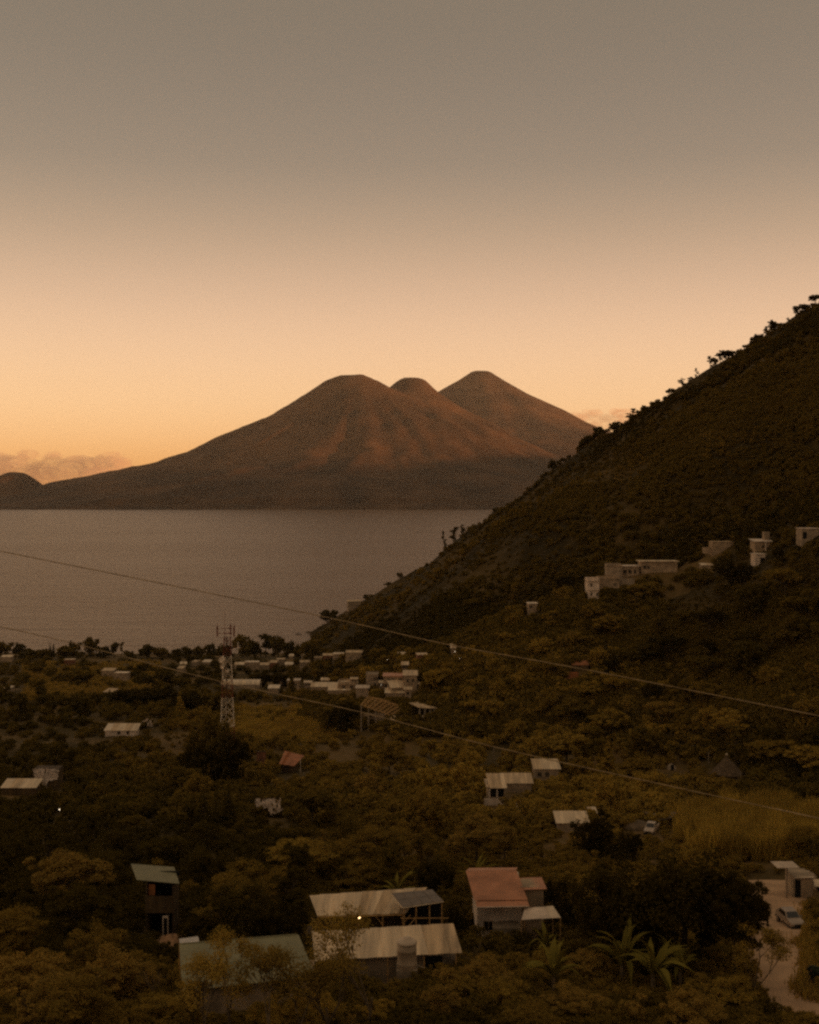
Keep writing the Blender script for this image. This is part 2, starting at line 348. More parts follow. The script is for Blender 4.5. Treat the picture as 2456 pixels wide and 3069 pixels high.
# ------------------------------------------------------------------ far volcanoes and hills
vm = groundmat('volcano_forest', [(.045, .025, .012), (.085, .046, .021), (.085, .045, .02), (.15, .078, .035)], .0035, .0011)
def prof(r, pts): return np.interp(r, [p[0] for p in pts], [p[1] for p in pts])
def volcano(name, label, x0, x1, y0, y1, st, fn):
    xs = np.arange(x0, x1+1, st); ys = np.arange(y0, y1+1, st); X, Y = np.meshgrid(xs, ys); Z = np.maximum(fn(X, Y), -8)
    ny, nx = X.shape; idx = np.arange(ny*nx).reshape(ny, nx)
    ff = np.stack([idx[:-1, :-1], idx[:-1, 1:], idx[1:, 1:], idx[1:, :-1]], -1).reshape(-1, 4)
    ff = ff[(Z.reshape(-1)[ff] > -7.9).any(1)]; u, inv = np.unique(ff, return_inverse=True)
    me = np_mesh(name, np.stack([X, Y, Z], -1).reshape(-1, 3)[u], inv.reshape(-1, 4)); me.materials.append(vm)
    return tag(link(name, me), label, kind='structure')
TP = [(0, 1402), (140, 1392), (300, 1330), (385, 1268), (617, 1098), (925, 905), (1182, 800), (1490, 668), (1747, 540), (2107, 425), (2390, 374), (2775, 297), (3135, 238), (3600, 120), (4200, 40), (5200, -8)]
def gully(X, Y, cx, cy, n, s):
    r = np.hypot(X-cx, Y-cy); th = np.arctan2(Y-cy, X-cx)
    g = 1-np.abs(fbm(np.cos(th)*n*.5+r/2600, np.sin(th)*n*.5+r/3300, 5, s))*2
    return g*np.clip(r/500, 0, 1)*np.clip((5200-r)/3000, 0, 1), r
def toliman(X, Y):
    c1 = (-628, 13000); c2 = (16, 13300)
    g, r1 = gully(X, Y, *c1, 7, 51); dx = X-c1[0]; left = dx < 0
    rr = np.hypot(dx*np.where(left, 1, 1.0), (Y-c1[1])*1.12)
    z1 = prof(rr, TP)
    g2, r2 = gully(X, Y, *c2, 7, 71)
    z2 = prof(np.hypot(X-c2[0], (Y-c2[1])*1.1), [(0, 1396), (100, 1390), (178, 1344), (300, 1226), (720, 900), (1250, 640), (1950, 340), (2900, 135), (3700, 20), (4100, -8)])
    # long low skirt running out to the left
    sk = np.interp(X, [-6500, -4300, -3700, -3100, -2600, -2200, -1700, -1200], [60, 190, 205, 235, 300, 345, 430, 560])-np.abs(Y-12600)*.085
    sk = np.minimum(sk, (Y-9330)*.3+fbm(X/300, Y/300, 3, 87)*20); sk = sk+fbm(X/260, Y/260, 3, 88)*14+np.exp(-((X+2430)/130)**2)*22
    ap = np.minimum((Y-9330)*.035, 60)-8*(Y < 9330)+fbm(X/300, Y/300, 3, 89)*8
    z1 = np.maximum(z1, ap)
    kk = 110+420*np.clip((1230-np.minimum(z1, z2))/300, 0, 1); zk = np.maximum(kk-np.abs(z1-z2), 0)**2/(4*kk)*np.clip((np.minimum(z1, z2)-300)/300, 0, 1); z = np.maximum(np.maximum(z1, z2)+zk, sk-np.clip(X+1750, 0, 1e9)*.55)
    z = np.minimum(z, (Y-9330)*.2+np.clip(Y-9600, 0, 1e9)*3+fbm(X/260, Y/260, 3, 86)*14)
    return z+((g-.55)*46+(g2-.55)*20)*np.clip(z/500, 0, 1)*np.clip((1330-z)/400, 0, 1)+fbm(X/170, Y/170, 4, 61)*np.clip(z/200, .1, 1)*15+fbm(X/420, Y/420, 4, 62)*np.clip(z/300, 0, 1)*np.clip((1300-z)/300, 0, 1)*np.clip((X+1500)/700, 0, 1)*24
volcano('volcano', 'broad dark volcano with twin summits and sunlit ridges across the lake', -6500, 4600, 9000, 16800, 40, toliman)
def atitlan(X, Y):
    c = (1010, 17000); g, r = gully(X, Y, *c, 9, 91)
    z = prof(np.hypot(X-c[0], (Y-c[1])), [(0, 1842), (125, 1836), (190, 1790), (345, 1690), (690, 1492), (1160, 1275), (1500, 1085), (1800, 960), (2600, 760), (3600, 430), (5200, 120), (6500, -8)])
    return z+(g-.5)*30*np.clip(z/500, 0, 1)*np.clip((1850-z)/700, 0, 1)+fbm(X/150, Y/150, 3, 97)*6
volcano('volcano', 'pointed volcanic cone behind the twin-peaked volcano', -4500, 7000, 12500, 20400, 48, atitlan)
def lhill(X, Y):
    a = 300*np.exp(-(((X+3880)/300)**2)-((Y-12000)/700)**2)+150*np.exp(-(((X+4400)/420)**2)-((Y-11800)/600)**2)+150*np.exp(-((X+5200)/900)**2-((Y-11600)/700)**2)
    return a+fbm(X/120, Y/120, 3, 105)*10-14
volcano('hills', 'small dark knob hill at the left end of the far shore', -7500, -3000, 9900, 13900, 45, lhill)
def lhill2(X, Y): return 330*np.exp(-((X+5750)/700)**2-((Y-15500)/1200)**2)+fbm(X/150, Y/150, 3, 115)*12-14
volcano('hills', 'paler far ridge behind the knob hill', -9500, -4000, 12500, 19000, 70, lhill2)
def west(X, Y):
    r = (1180+fbm(X/1500, Y/1500, 3, 131)*60+30*np.sin(Y/2300))*np.exp(-((X-9800)/1500)**2)
    return r*np.clip((Y+2400)/1500, 0, 1)*np.clip((20300-Y)/2500, 0, 1)-14
volcano('hills', 'western range that keeps the evening sun off the lake', 6500, 13400, -2400, 20400, 150, west)

# clouds: lumps of thin mist outside the haze, lit by the low sun
cm = bpy.data.materials.new('cloud_mist'); cm.use_nodes = True; t = cm.node_tree; t.nodes.clear()
o_ = t.nodes.new('ShaderNodeOutputMaterial'); vs_ = t.nodes.new('ShaderNodeVolumePrincipled')
vs_.inputs['Color'].default_value = (.98, .84, .76, 1); vs_.inputs['Density'].default_value = .0019; vs_.inputs['Anisotropy'].default_value = .2
t.links.new(vs_.outputs[0], o_.inputs['Volume'])
def ico(sub):
    import bmesh
    bm = bmesh.new(); bmesh.ops.create_icosphere(bm, subdivisions=sub, radius=1)
    v = np.array([x.co[:] for x in bm.verts]); fc = np.array([[q.index for q in p.verts] for p in bm.faces]); bm.free(); return v, fc
ICOV, ICOF = ico(3)
def cloud(label, boxes, n, seed):
    r = np.random.default_rng(seed); vs = []; fs = []; b0 = 0
    for k in range(n):
        (xa, ya, xb, yb, Y, rad) = boxes[k % len(boxes)]
        c = np.array(px(r.uniform(xa, xb), yb+(ya-yb)*r.random()**1.6, Y+r.uniform(-600, 600))); R = rad*r.uniform(.5, 1.15)
        v = ICOV*np.array([R*1.35, R*1.2, R*.72])*(1+.28*fbm(ICOV[:, 0]*2.3+k*7.1, ICOV[:, 1]*2.3+ICOV[:, 2]*3.1, 3, seed)[:, None])+c
        vs.append(v); fs.append(ICOF+b0); b0 += len(v)
    me = np_mesh('cloud', np.concatenate(vs), np.concatenate(fs)); me.materials.append(cm)
    return tag(link('cloud_bank', me), label, None, 'clouds behind the volcanoes', 'stuff')
cloud('long low pinkish cloud bank behind the knob hill', [(-60, 975, 60, 1015, 26500, 330), (40, 968, 150, 1012, 26500, 300), (120, 966, 230, 1008, 26500, 290), (215, 968, 262, 990, 26500, 190), (-300, 955, -40, 1010, 26500, 340), (226, 955, 252, 972, 26500, 110), (10, 955, 120, 975, 26500, 150), (-10, 960, 20, 985, 26500, 200)], 96, 3)
cloud('small peach cloud puffs in the notch between the cone and the wooded ridge', [(1215, 876, 1300, 900, 27000, 170), (1280, 874, 1380, 905, 27000, 230), (1232, 866, 1262, 882, 27000, 120), (1285, 866, 1310, 880, 27000, 120)], 26, 5)

# haze: the evening air
hm = bpy.data.materials.new('haze_air'); hm.use_nodes = True; t = hm.node_tree; t.nodes.clear()
o_ = t.nodes.new('ShaderNodeOutputMaterial'); vs_ = t.nodes.new('ShaderNodeVolumePrincipled')
vs_.inputs['Color'].default_value = (.90, .91, .88, 1); vs_.inputs['Density'].default_value = 1.25e-5
t.links.new(vs_.outputs[0], o_.inputs['Volume'])
MB().box(-14000, 14000, -3000, 21000, -10, 2050).build('haze', hm)['kind'] = 'stuff'
# ------------------------------------------------------------------ vegetation meshes
def crown_mesh(name, lobes, n, leaf, seed, sub=14, flat=1.0, spread=.30):
    """many small leaf faces in clumps spread over several lobes"""
    r = np.random.default_rng(seed); area = np.array([l[3]*l[3]+l[3]*l[4] for l in lobes]); area = area/area.sum()
    C = []; T = []; D = []
    for l, a in zip(lobes, area):
        m = max(3, int(sub*len(lobes)*a+.5)); d = r.normal(size=(m, 3)); d[:, 2] = d[:, 2]*.9+.25; d /= np.linalg.norm(d, axis=1)[:, None]
        cc = np.array(l[:3])+d*np.array([l[3], l[3], l[4]])*r.uniform(.55, 1.0, (m, 1)); tone = np.clip(r.normal(.5, .22, m), 0, 1)
        cnt = np.maximum(1, (n*a/m*r.uniform(.5, 1.5, m)).astype(int))
        for c, tn, k in zip(cc, tone, cnt):
            q = r.normal(size=(k, 3)); q /= np.linalg.norm(q, axis=1)[:, None]
            D.append(q); C.append(c+q*r.uniform(.2, 1.0, (k, 1))**.6*np.array([l[3], l[3], l[4]*flat])*spread*r.uniform(.8, 1.5)); T.append(np.clip(tn+r.normal(0, .13, k), 0, 1))
    C = np.concatenate(C); T = np.concatenate(T); D = np.concatenate(D); k = len(C)
    nn = r.normal(size=(k, 3))*.33+D*.9; nn[:, 2] += .55; nn /= np.linalg.norm(nn, axis=1)[:, None]
    a = np.cross(nn, r.normal(size=(k, 3))); a /= np.linalg.norm(a, axis=1)[:, None]; b = np.cross(nn, a)
    s = leaf*r.uniform(.6, 1.4, (k, 1))
    V = np.stack([C-a*s, C+b*s*.5-nn*s*.12, C+a*s, C-b*s*.5-nn*s*.12], 1).reshape(-1, 3)
    fc = np.arange(4*k).reshape(k, 4); tri = np.concatenate([fc[:, [0, 1, 2]], fc[:, [0, 2, 3]]])
    me = np_mesh(name, V, tri, False)
    at = me.attributes.new('tone', 'FLOAT', 'POINT'); at.data.foreach_set('value', np.repeat(T, 4).astype(np.float32))
    me.materials.append(LEAF['mid']); return me
def trunk_mesh(name, lobes, h0, r0, seed, n=6):
    rr = random.Random(seed); mb = MB(); top = Vector((rr.uniform(-.2, .2), rr.uniform(-.2, .2), h0))
    mb.tube((0, 0, -.6), top*.5, r0, r0*.75, n); mb.tube(top*.5, top, r0*.75, r0*.6, n)
    for l in lobes:
        e = Vector(l[:3]); mid = top.lerp(e, .5)+Vector((rr.uniform(-.3, .3), rr.uniform(-.3, .3), rr.uniform(0, .3)))
        mb.path([top, mid, e], [r0*.5, r0*.3, r0*.1], 5)
        for q in range(2): mb.tube(mid, e+Vector((rr.uniform(-1, 1)*l[3], rr.uniform(-1, 1)*l[3], rr.uniform(0, 1)*l[4]))*.6, r0*.2, r0*.06, 4)
    me = mb.mesh(name); me.materials.append(M['bark']); return me
def lobes_round(seed, R=3.2, H=7.5, n=7, flat=.8):
    r = random.Random(seed); out = [(r.uniform(-.2, .2), r.uniform(-.2, .2), H*.72, R*.6, R*.55*flat)]
    for i in range(n):
        t = 2*math.pi*(i+r.uniform(-.3, .3))/n; d = R*r.uniform(.45, .72); z = H*r.uniform(.45, .82)
        q = R*r.uniform(.32, .55); out.append((d*math.cos(t), d*math.sin(t), z, q, q*flat*r.uniform(.7, 1)))
    return out
def lobes_umbrella(seed, R=5, H=7.5, n=11):
    r = random.Random(seed); out = [(0, 0, H*.86, R*.38, R*.16)]
    for i in range(n):
        t = 2*math.pi*(i+r.uniform(-.3, .3))/n; d = R*r.uniform(.4, .85); q = R*r.uniform(.2, .36)
        out.append((d*math.cos(t), d*math.sin(t), H*r.uniform(.58, .86), q, q*r.uniform(.35, .6)))
    return out
def lobes_cone(seed, R=1.6, H=9):
    return [(0, 0, H*(.12+.8*i/7), R*(1-.86*i/7), H*.085) for i in range(8)]
def lobes_bush(seed, R=1.5, H=2.2, n=5):
    r = random.Random(seed); out = [(0, 0, H*.45, R*.6, H*.45)]
    for i in range(n):
        t = 2*math.pi*(i+r.uniform(-.4, .4))/n; d = R*r.uniform(.4, .75); q = R*r.uniform(.3, .5)
        out.append((d*math.cos(t), d*math.sin(t), H*r.uniform(.25, .7), q, q*.8))
    return out
def lobes_pine(seed, R=2.4, H=9):
    r = random.Random(seed); out = []
    for i in range(8):
        t = r.uniform(0, 6.28); k = i/7; d = R*r.uniform(.1, .8)*(1-.55*k); q = R*r.uniform(.22, .42)
        out.append((d*math.cos(t), d*math.sin(t), H*(.42+.55*k), q, q*.45))
    return out
def lobes_tall(seed, R=2.6, H=11):
    r = random.Random(seed); out = []
    for i in range(9):
        t = r.uniform(0, 6.28); k = r.random(); d = R*r.uniform(.1, .6); q = R*r.uniform(.32, .5)
        out.append((d*math.cos(t), d*math.sin(t), H*(.3+.62*k), q, q*1.1))
    return out
KINDS = {'round': (lobes_round, 3.2, 7.5, .2), 'umbrella': (lobes_umbrella, 5, 7.5, .26), 'cone': (lobes_cone, 1.6, 9, .18), 'pine': (lobes_pine, 2.4, 9, .17), 'tall': (lobes_tall, 2.6, 11, .2), 'bush': (lobes_bush, 1.5, 2.4, .06), 'mound': (lambda s: lobes_bush(s, 3.3, 6.4, 9), 3.3, 6.0, .2)}
LOD = {'near': (12000, .115), 'mid': (4600, .21), 'far': (1100, .46)}
TREES = {}
def proto(kind, lod, var):
    k = (kind, lod, var)
    if k not in TREES:
        fn, R, H, tr = KINDS[kind]; lo = fn(var*7+len(kind)); n, lf = LOD[lod]
        if kind == 'bush': n, lf = int(n*.32), lf*.62
        if kind == 'umbrella': n = int(n*1.35)
        if kind == 'pine': n, lf = int(n*.7), lf*.85
        TREES[k] = (crown_mesh('crown', lo, n, lf, var*13+5, spread=.36 if kind == 'umbrella' else .30), trunk_mesh('trunk', lo, H*.42, tr, var+3))
    return TREES[k]
ALLTREES = []
def tree(X, Y, h, w=None, kind='round', tone='mid', var=0, z=None, name=None, cat=None):
    """one tree: an empty at its foot, trunk and crown; h its height and w its crown width in metres"""
    R, H = KINDS[kind][1:3]; sz = h/(H*1.02); sxy = (w/2)/(R*1.02) if w else sz
    lod = 'near' if Y < 190 else 'mid' if Y < 430 else 'far'
    cme, tme = proto(kind, lod, var)
    nm = name or {'cone': 'cypress_tree', 'pine': 'pine_tree', 'bush': 'shrub', 'tall': 'tall_tree', 'umbrella': 'spreading_tree'}.get(kind, 'broadleaf_tree')
    o = bpy.data.objects.new(nm, None); COL.objects.link(o); o.location = (X, Y, (hz(X, Y) if z is None else z)-.15)
    o.rotation_euler = (0, 0, random.uniform(0, 6.28)); o.scale = (sxy, sxy, sz); o['category'] = cat or ('shrub' if kind == 'bush' else 'tree')
    c = link('crown', cme, o); c.material_slots[0].link = 'OBJECT'; c.material_slots[0].material = LEAF[tone]
    if kind != 'bush': link('trunk', tme, o)
    ALLTREES.append(dict(o=o, X=X, Y=Y, h=h, w=(w or 2*R*sz), kind=kind, tone=tone))
    return o

# ------------------------------------------------------------------ buildings
LAND = []      # landmarks that tree labels refer to: (phrase, x, y)
KEEP = []      # what must stay visible: (x0, y0, x1, y1, Y)
FOOT = []      # footprints: (X, Y, radius)
def keep(x0, y0, x1, y1, Y): KEEP.append((x0, y0, x1, y1, Y))
def window(parent, x, z, w, h, y=0, frame='pale', face='front'):
    """frame with a recessed dark pane; x across, z up, on the front (y) or a side wall"""
    fr = MB(); t = min(.09, w*.12); d = .06
    def bx(m, a, b, c, e, p, q):
        if face == 'front': m.box(a, b, p, q, c, e)
        else: m.box(p, q, a, b, c, e)
    s = -1 if face in ('front', 'left') else 1; p, q = sorted((y, y+s*d))
    for (a, b, c, e) in ((x-w/2, x+w/2, z+h-t, z+h), (x-w/2, x+w/2, z, z+t), (x-w/2, x-w/2+t, z+t, z+h-t), (x+w/2-t, x+w/2, z+t, z+h-t), (x-t*.4, x+t*.4, z+t, z+h-t)): bx(fr, a, b, c, e, p, q)
    fo = fr.build('window', M[frame], parent); g = MB(); p, q = sorted((y+s*.004, y+s*.025))
    for (a, b) in ((x-w/2+t, x-t*.4), (x+t*.4, x+w/2-t)): 
        g = MB(); bx(g, a, b, z+t, z+h-t, p, q); g.build('pane', M['glass'], fo)
    return fo
def door(parent, x, w, h, y=0, m='wood', z=0, frame=None):
    d = MB().box(x-w/2, x+w/2, y-.05, y-.004, z, z+h).build('door', M[m], parent)
    if frame:
        f = MB(); t = .1
        f.box(x-w/2-t, x-w/2, y-.08, y-.003, z, z+h+t); f.box(x+w/2, x+w/2+t, y-.08, y-.003, z, z+h+t); f.box(x-w/2, x+w/2, y-.08, y-.003, z+h, z+h+t*2.2); f.build('door_frame', M[frame], d)
    return d
def sheet_strip(a, b, c, d, amp=.025, waves=4, t=.03):
    """one corrugated sheet between corners a (top left) b (top right) c (bottom right) d (bottom left)"""
    a, b, c, d = map(Vector, (a, b, c, d)); n = (b-a).cross(d-a).normalized(); n = -n if n.z < 0 else n; m = waves*4; vs = []; fs = []
    for i in range(m+1):
        u = i/m; o = n*(amp*math.sin(u*waves*2*math.pi)); p = a.lerp(b, u)+o; q = d.lerp(c, u)+o; vs += [p, q, p-n*t, q-n*t]
    for i in range(m):
        k = i*4; fs += [(k, k+1, k+5, k+4), (k+2, k+6, k+7, k+3), (k, k+4, k+6, k+2), (k+1, k+3, k+7, k+5)]
    fs += [(0, 2, 3, 1), (m*4, m*4+1, m*4+3, m*4+2)]
    mb = MB(); mb.add(vs, fs); return mb
def sheets(parent, q, n, mats, amp=.025, waves=4, lift=.02, rows=1, name='roof_sheet'):
    """a roof slope of n by rows corrugated sheets, each its own part; q = top left, top right, bottom right, bottom left"""
    q = [Vector(p) for p in q]; up = Vector((0, 0, 1))
    for r in range(rows):
        for i in range(n):
            u0, u1 = i/n, (i+1)/n+.012; v0, v1 = r/rows, min(1.0, (r+1)/rows+.02)
            P = lambda u, v: q[0].lerp(q[1], u).lerp(q[3].lerp(q[2], u), v)
            z = up*((i % 2)*lift+(rows-1-r)*.025+random.uniform(0, lift*.4))
            sk = 0
            sheet_strip(P(u0, v0)+z, P(u1, v0)+z, P(u1, v1+sk*.3)+z, P(u0, v1+sk*.3)+z, amp, waves).build(name, M[random.choice(mats)], parent)
def house(name, label, cat, x0, x1, yt, yb, Y=None, d=5, wall='wall', roof='flat', roofmat=None, rise=.8, over=.3, rz=0, win=(), doors=(), group=None, land=None, parapet=0, sides=(), base=3, nsheet=0, keepit=True, z0=None, cols=0):
    """a building from the photo columns x0..x1 and rows yt (top of wall) .. yb (foot); win = (u, v, w, h) in wall fractions"""
    xm = (x0+x1)/2
    if Y is None: Y = hit(xm, z0 or yb)
    w = (x1-x0)*K*Y/F; top = px(xm, yt, Y); X = top.x; zb = (hz(X, Y) if z0 is None else px(xm, z0, Y).z); h = max(1.6, top.z-zb)
    o = empty(name, (X, Y, zb), label, cat, group, rz)
    if cols:
        MB().box(-w/2, w/2, d*.55, d, -base, h).build('wall', M[wall], o)
        for i in range(cols):
            cx = -w/2+.15+(w-.3)*i/(cols-1); MB().box(cx-.12, cx+.12, .05, .29, -base, h).build('column', M['pale'], o)
    else: MB().box(-w/2, w/2, 0, d, -base, h).build('wall', M[wall], o)
    rm = M[roofmat or 'tin']
    if roof == 'flat':
        MB().box(-w/2-over, w/2+over, -over, d+over, h+.003, h+.18).build('roof', rm, o)
        if parapet:
            for k, (a, b, c, e) in enumerate(((-w/2, w/2, 0, .18), (-w/2, w/2, d-.18, d), (-w/2, -w/2+.18, .183, d-.183), (w/2-.18, w/2, .183, d-.183))): MB().box(a, b, c, e, h+.183, h+.18+parapet).build('parapet', M[wall], o)
    elif roof in ('shed', 'gable'):
        n = nsheet or max(2, int(w/1.6)); mm_ = [roofmat or 'tin']*3+(['tin3'] if (roofmat or 'tin') in ('tin', 'tin2') else [])
        yr = d+over if roof == 'shed' else d/2
        sheets(o, [(-w/2-over, yr, h+rise), (w/2+over, yr, h+rise), (w/2+over, -over, h+.05), (-w/2-over, -over, h+.05)], n, mm_, amp=.03, waves=3)
        if roof == 'gable':
            MB().plate([(-w/2-over, d/2, h+rise), (-w/2-over, d+over, h+.05), (w/2+over, d+over, h+.05), (w/2+over, d/2, h+rise)], .05).build('rear_roof', rm, o)
            for s in (-1, 1): MB().add([(s*w/2, 0, h), (s*w/2, d, h), (s*w/2, d/2, h+rise-.06), (s*(w/2-.12), 0, h), (s*(w/2-.12), d, h), (s*(w/2-.12), d/2, h+rise-.06)], [(0, 1, 2), (3, 5, 4), (0, 3, 4, 1), (1, 4, 5, 2), (2, 5, 3, 0)]).build('gable_wall', M[wall], o)
        else:
            MB().add([(-w/2, d, h), (w/2, d, h), (w/2, d, h+rise-.1), (-w/2, d, h+rise-.1), (-w/2, d-.1, h), (w/2, d-.1, h), (w/2, d-.1, h+rise-.1), (-w/2, d-.1, h+rise-.1)], [(0, 1, 2, 3), (4, 7, 6, 5), (0, 4, 5, 1), (3, 2, 6, 7), (0, 3, 7, 4), (1, 5, 6, 2)]).build('rear_wall', M[wall], o)
    for (u, v, ww, wh) in win: window(o, -w/2+u*w, v*h, ww, wh)
    for (u, ww, wh, mt) in doors: door(o, -w/2+u*w, ww, wh, 0, mt)
    for (v, zf, ww, wh, sd) in sides: window(o, d*v, zf*h, ww, wh, y=(w/2 if sd == 'right' else -w/2), face=sd)
    FOOT.append((X, Y+d/2, max(w, d)*.55+.6))
    if keepit: keep(x0+1, yt-5, x1-1, yt+(yb-yt)*(.92 if z0 else .55), Y)
    if land: LAND.append((land, xm, (yt+yb)/2))
    return o, w, h, d

# --- the long pale tin building, upper wing on posts
def lamp(label, x, y, Y, r=.09, m='bulb', arm=None):
    p = px(x, y, Y); o = empty('lamp', p, label, 'lamp'); mb = MB(); mb.lathe((0, 0, 0), [(r*.3, -r), (r*.85, -r*.5), (r, 0), (r*.85, r*.5), (r*.3, r)], 10); mb.build('bulb', M[m], o)
    MB().tube((0, 0, r), (0, 0, r*2.2), r*.5, r*.4).build('socket', M['wood'], o)
    if arm == 'pole': MB().tube((0, .25, hz(p.x, p.y)-p.z-.3), (0, .25, r*3), .07, .05).build('pole', M['wood'], o); MB().tube((0, .25, r*2.7), (0, 0, r*2.2), .03).build('arm', M['wood'], o)
    return o
def rel(o, p): return Vector(p)-Vector(o.location)
def posts(o, pts, ztops, r, m='timber', name='post', foot=2.0):
    for (x, y), zt in zip(pts, ztops):
        MB().tube((x, y, hz(x+o.location.x, y+o.location.y)-o.location.z-foot*.3), (x, y, zt), r, r*.9, 6).build(name, m if not isinstance(m, str) else M[m], o)
Yf, Yb = 120., 124.2
A = [px(652, 1885, Yb), px(897, 1868, Yb), px(852, 1923, Yf), px(669, 1929, Yf)]
o = empty('open_shed', (A[3].x, Yf, hz(-6, Yf)), 'long pale corrugated roof on posts, a lit bulb under its front edge', 'shed')
q = [rel(o, p) for p in A]; q[1] = rel(o, px(905, 1886, Yb-1.6)) if False else q[1]
sheets(o, q, 11, ['tin', 'tin', 'tin2', 'tin3'], amp=.03, waves=5, lift=.03)
MB().tube(q[3]-Vector((0, 0, .12)), q[2]-Vector((0, 0, .12)), .07).build('front_beam', M['timber'], o); MB().tube(q[0]-Vector((0, 0, .12)), q[1]-Vector((0, 0, .12)), .07).build('rear_beam', M['timber'], o)
for u in (.02, .2, .47, .75, .98):
    p = q[3].lerp(q[2], u); MB().tube((p.x, p.y+.1, hz(p.x+o.location.x, Yf)-o.location.z-.6), (p.x, p.y+.1, p.z-.1), .07, .06).build('post', M['timber'], o)
    s = random.choice((-1, 1)); MB().tube((p.x, p.y+.1, p.z-1.1), (p.x+s*.8, p.y+.1, p.z-.15), .045).build('brace', M['timber'], o)
bw = (q[1]-q[0]).length
MB().box(q[3].x-.4, q[2].x+.2, 3.4, 3.6, -1, q[3].z-.1).build('rear_wall', M['brown'], o)
MB().box(q[3].x-1.3, q[2].x+2.6, .5, 3.4, q[3].z-2.35, q[3].z-2.2).build('deck', M['wood'], o)
for i in range(7): MB().tube((q[3].x+i*1.45, .5, q[3].z-2.2), (q[3].x+i*1.45, .5, q[3].z-1.5), .035).build('rail_post', M['timber'], o)
FOOT.append(((A[3].x+A[2].x)/2, 122.5, 6.5)); keep(650, 1868, 905, 1935, Yf); LAND.append(('the long pale tin roof', 760, 1900))
lamp('small lit bulb hanging under the front edge of the long pale roof', 757, 1932, Yf-.3, .11)
# panel-roofed lean-to at its right end
B = [px(825, 1880, 121.6), px(911, 1872, 121.6), px(934, 1896, 118.6), px(848, 1909, 118.6)]
o = empty('panel_shelter', (B[3].x, 118.6, hz(B[3].x, 118.6)), 'timber lean-to under a dark panel roof at the right end of the long pale shed', 'shelter')
q = [rel(o, p) for p in B]
for i in range(4):
    u0, u1 = i/4+.006, (i+1)/4-.006
    P = lambda u, v: q[0].lerp(q[1], u).lerp(q[3].lerp(q[2], u), v)
    for (v0, v1) in ((0, .49), (.51, 1)):
        MB().plate([P(u0, v0), P(u0, v1), P(u1, v1), P(u1, v0)][::-1], .05).build('roof_panel', M['solar'], o)
for a, b_ in ((3, 2), (0, 1), (0, 3), (1, 2)): MB().tube(q[a]-Vector((0, 0, .11)), q[b_]-Vector((0, 0, .11)), .055).build('roof_beam', M['tin2'], o)
for u in (.04, .33, .66, .96):
    p = q[3].lerp(q[2], u); MB().tube((p.x, p.y+.08, -.5), (p.x, p.y+.08, p.z-.12), .065, .055).build('post', M['timber'], o)
p0, p1 = q[3], q[2]; MB().tube((p0.x-.2, .1, p0.z-1.15), (p1.x+.5, .1, p0.z-1.15), .05).build('rail', M['timber'], o)
MB().tube((p0.x+.4, .1, p0.z-2.2), (p0.x+1.2, .1, p0.z-1.2), .045).build('brace', M['timber'], o)
MB().box(p0.x, p1.x, 2.6, 2.75, -.5, p0.z-.4).build('rear_wall', M['dark'], o)
keep(825, 1872, 935, 1945, 118.6); FOOT.append((px(880, 1890, 120).x, 120, 3))
# lower pale roof with the water tank
Yf, Yb = 107.5, 112.2
A = [px(657, 1961, Yb), px(951, 1944, Yb), px(970, 2006, Yf), px(663, 2023, Yf)]
o = empty('lower_shed', (A[3].x, Yf, hz(A[3].x, Yf)), 'lower pale corrugated roof in front of the long shed, half overhung by branches', 'shed')
q = [rel(o, p) for p in A]; sheets(o, q, 13, ['tin', 'tin', 'tin3', 'tin'], amp=.03, waves=5, lift=.03)
MB().box(q[3].x+.3, q[2].x-.4, .6, Yb-Yf-.1, -1.5, q[3].z-.1).build('wall', M['block'], o)
for u in (.03, .25, .5, .75, .97): p = q[3].lerp(q[2], u); MB().tube((p.x, .12, -1), (p.x, .12, p.z-.05), .06).build('post', M['timber'], o)
MB().box(q[2].x-3.2, q[2].x-1.6, .55, .59, q[2].z-2.4, q[2].z-.5).build('shade_panel', M['dark'], o)  # dark plate on the wall, coloured as the shade of an opening
keep(657, 1944, 970, 2000, Yf); FOOT.append((px(815, 1985, 110).x, 110, 6.5)); LAND.append(('the lower pale roof', 815, 1985))
p = px(857, 2035, 104.8); o = empty('water_tank', (p.x, p.y, p.z), 'round pale water tank with a white lid before the lower pale roof', 'water tank')
zt = px(857, 1985, 104.8).z-p.z
MB().lathe((0, 0, 0), [(.84, 0), (.86, .1), (.84, .3), (.87, .34), (.84, .38), (.84, .7*zt), (.87, .72*zt), (.84, .74*zt), (.84, zt)], 24).build('barrel', M['tank'], o, True)
MB().lathe((0, 0, zt), [(.9, 0), (.9, .12), (.7, .3), (.3, .40), (.28, .50), (.12, .52)], 24).build('lid', M['lid'], o, True)
MB().box(-.9, .9, -.9, .9, hz(p.x, p.y)-p.z-.3, -.003).build('plinth', M['block'], o); MB().tube((.8, -.3, .3), (1.5, -.5, .1), .04).build('pipe', M['pale'], o)
keep(838, 1978, 880, 2000, 104); LAND.append(('the round water tank', 857, 2000))
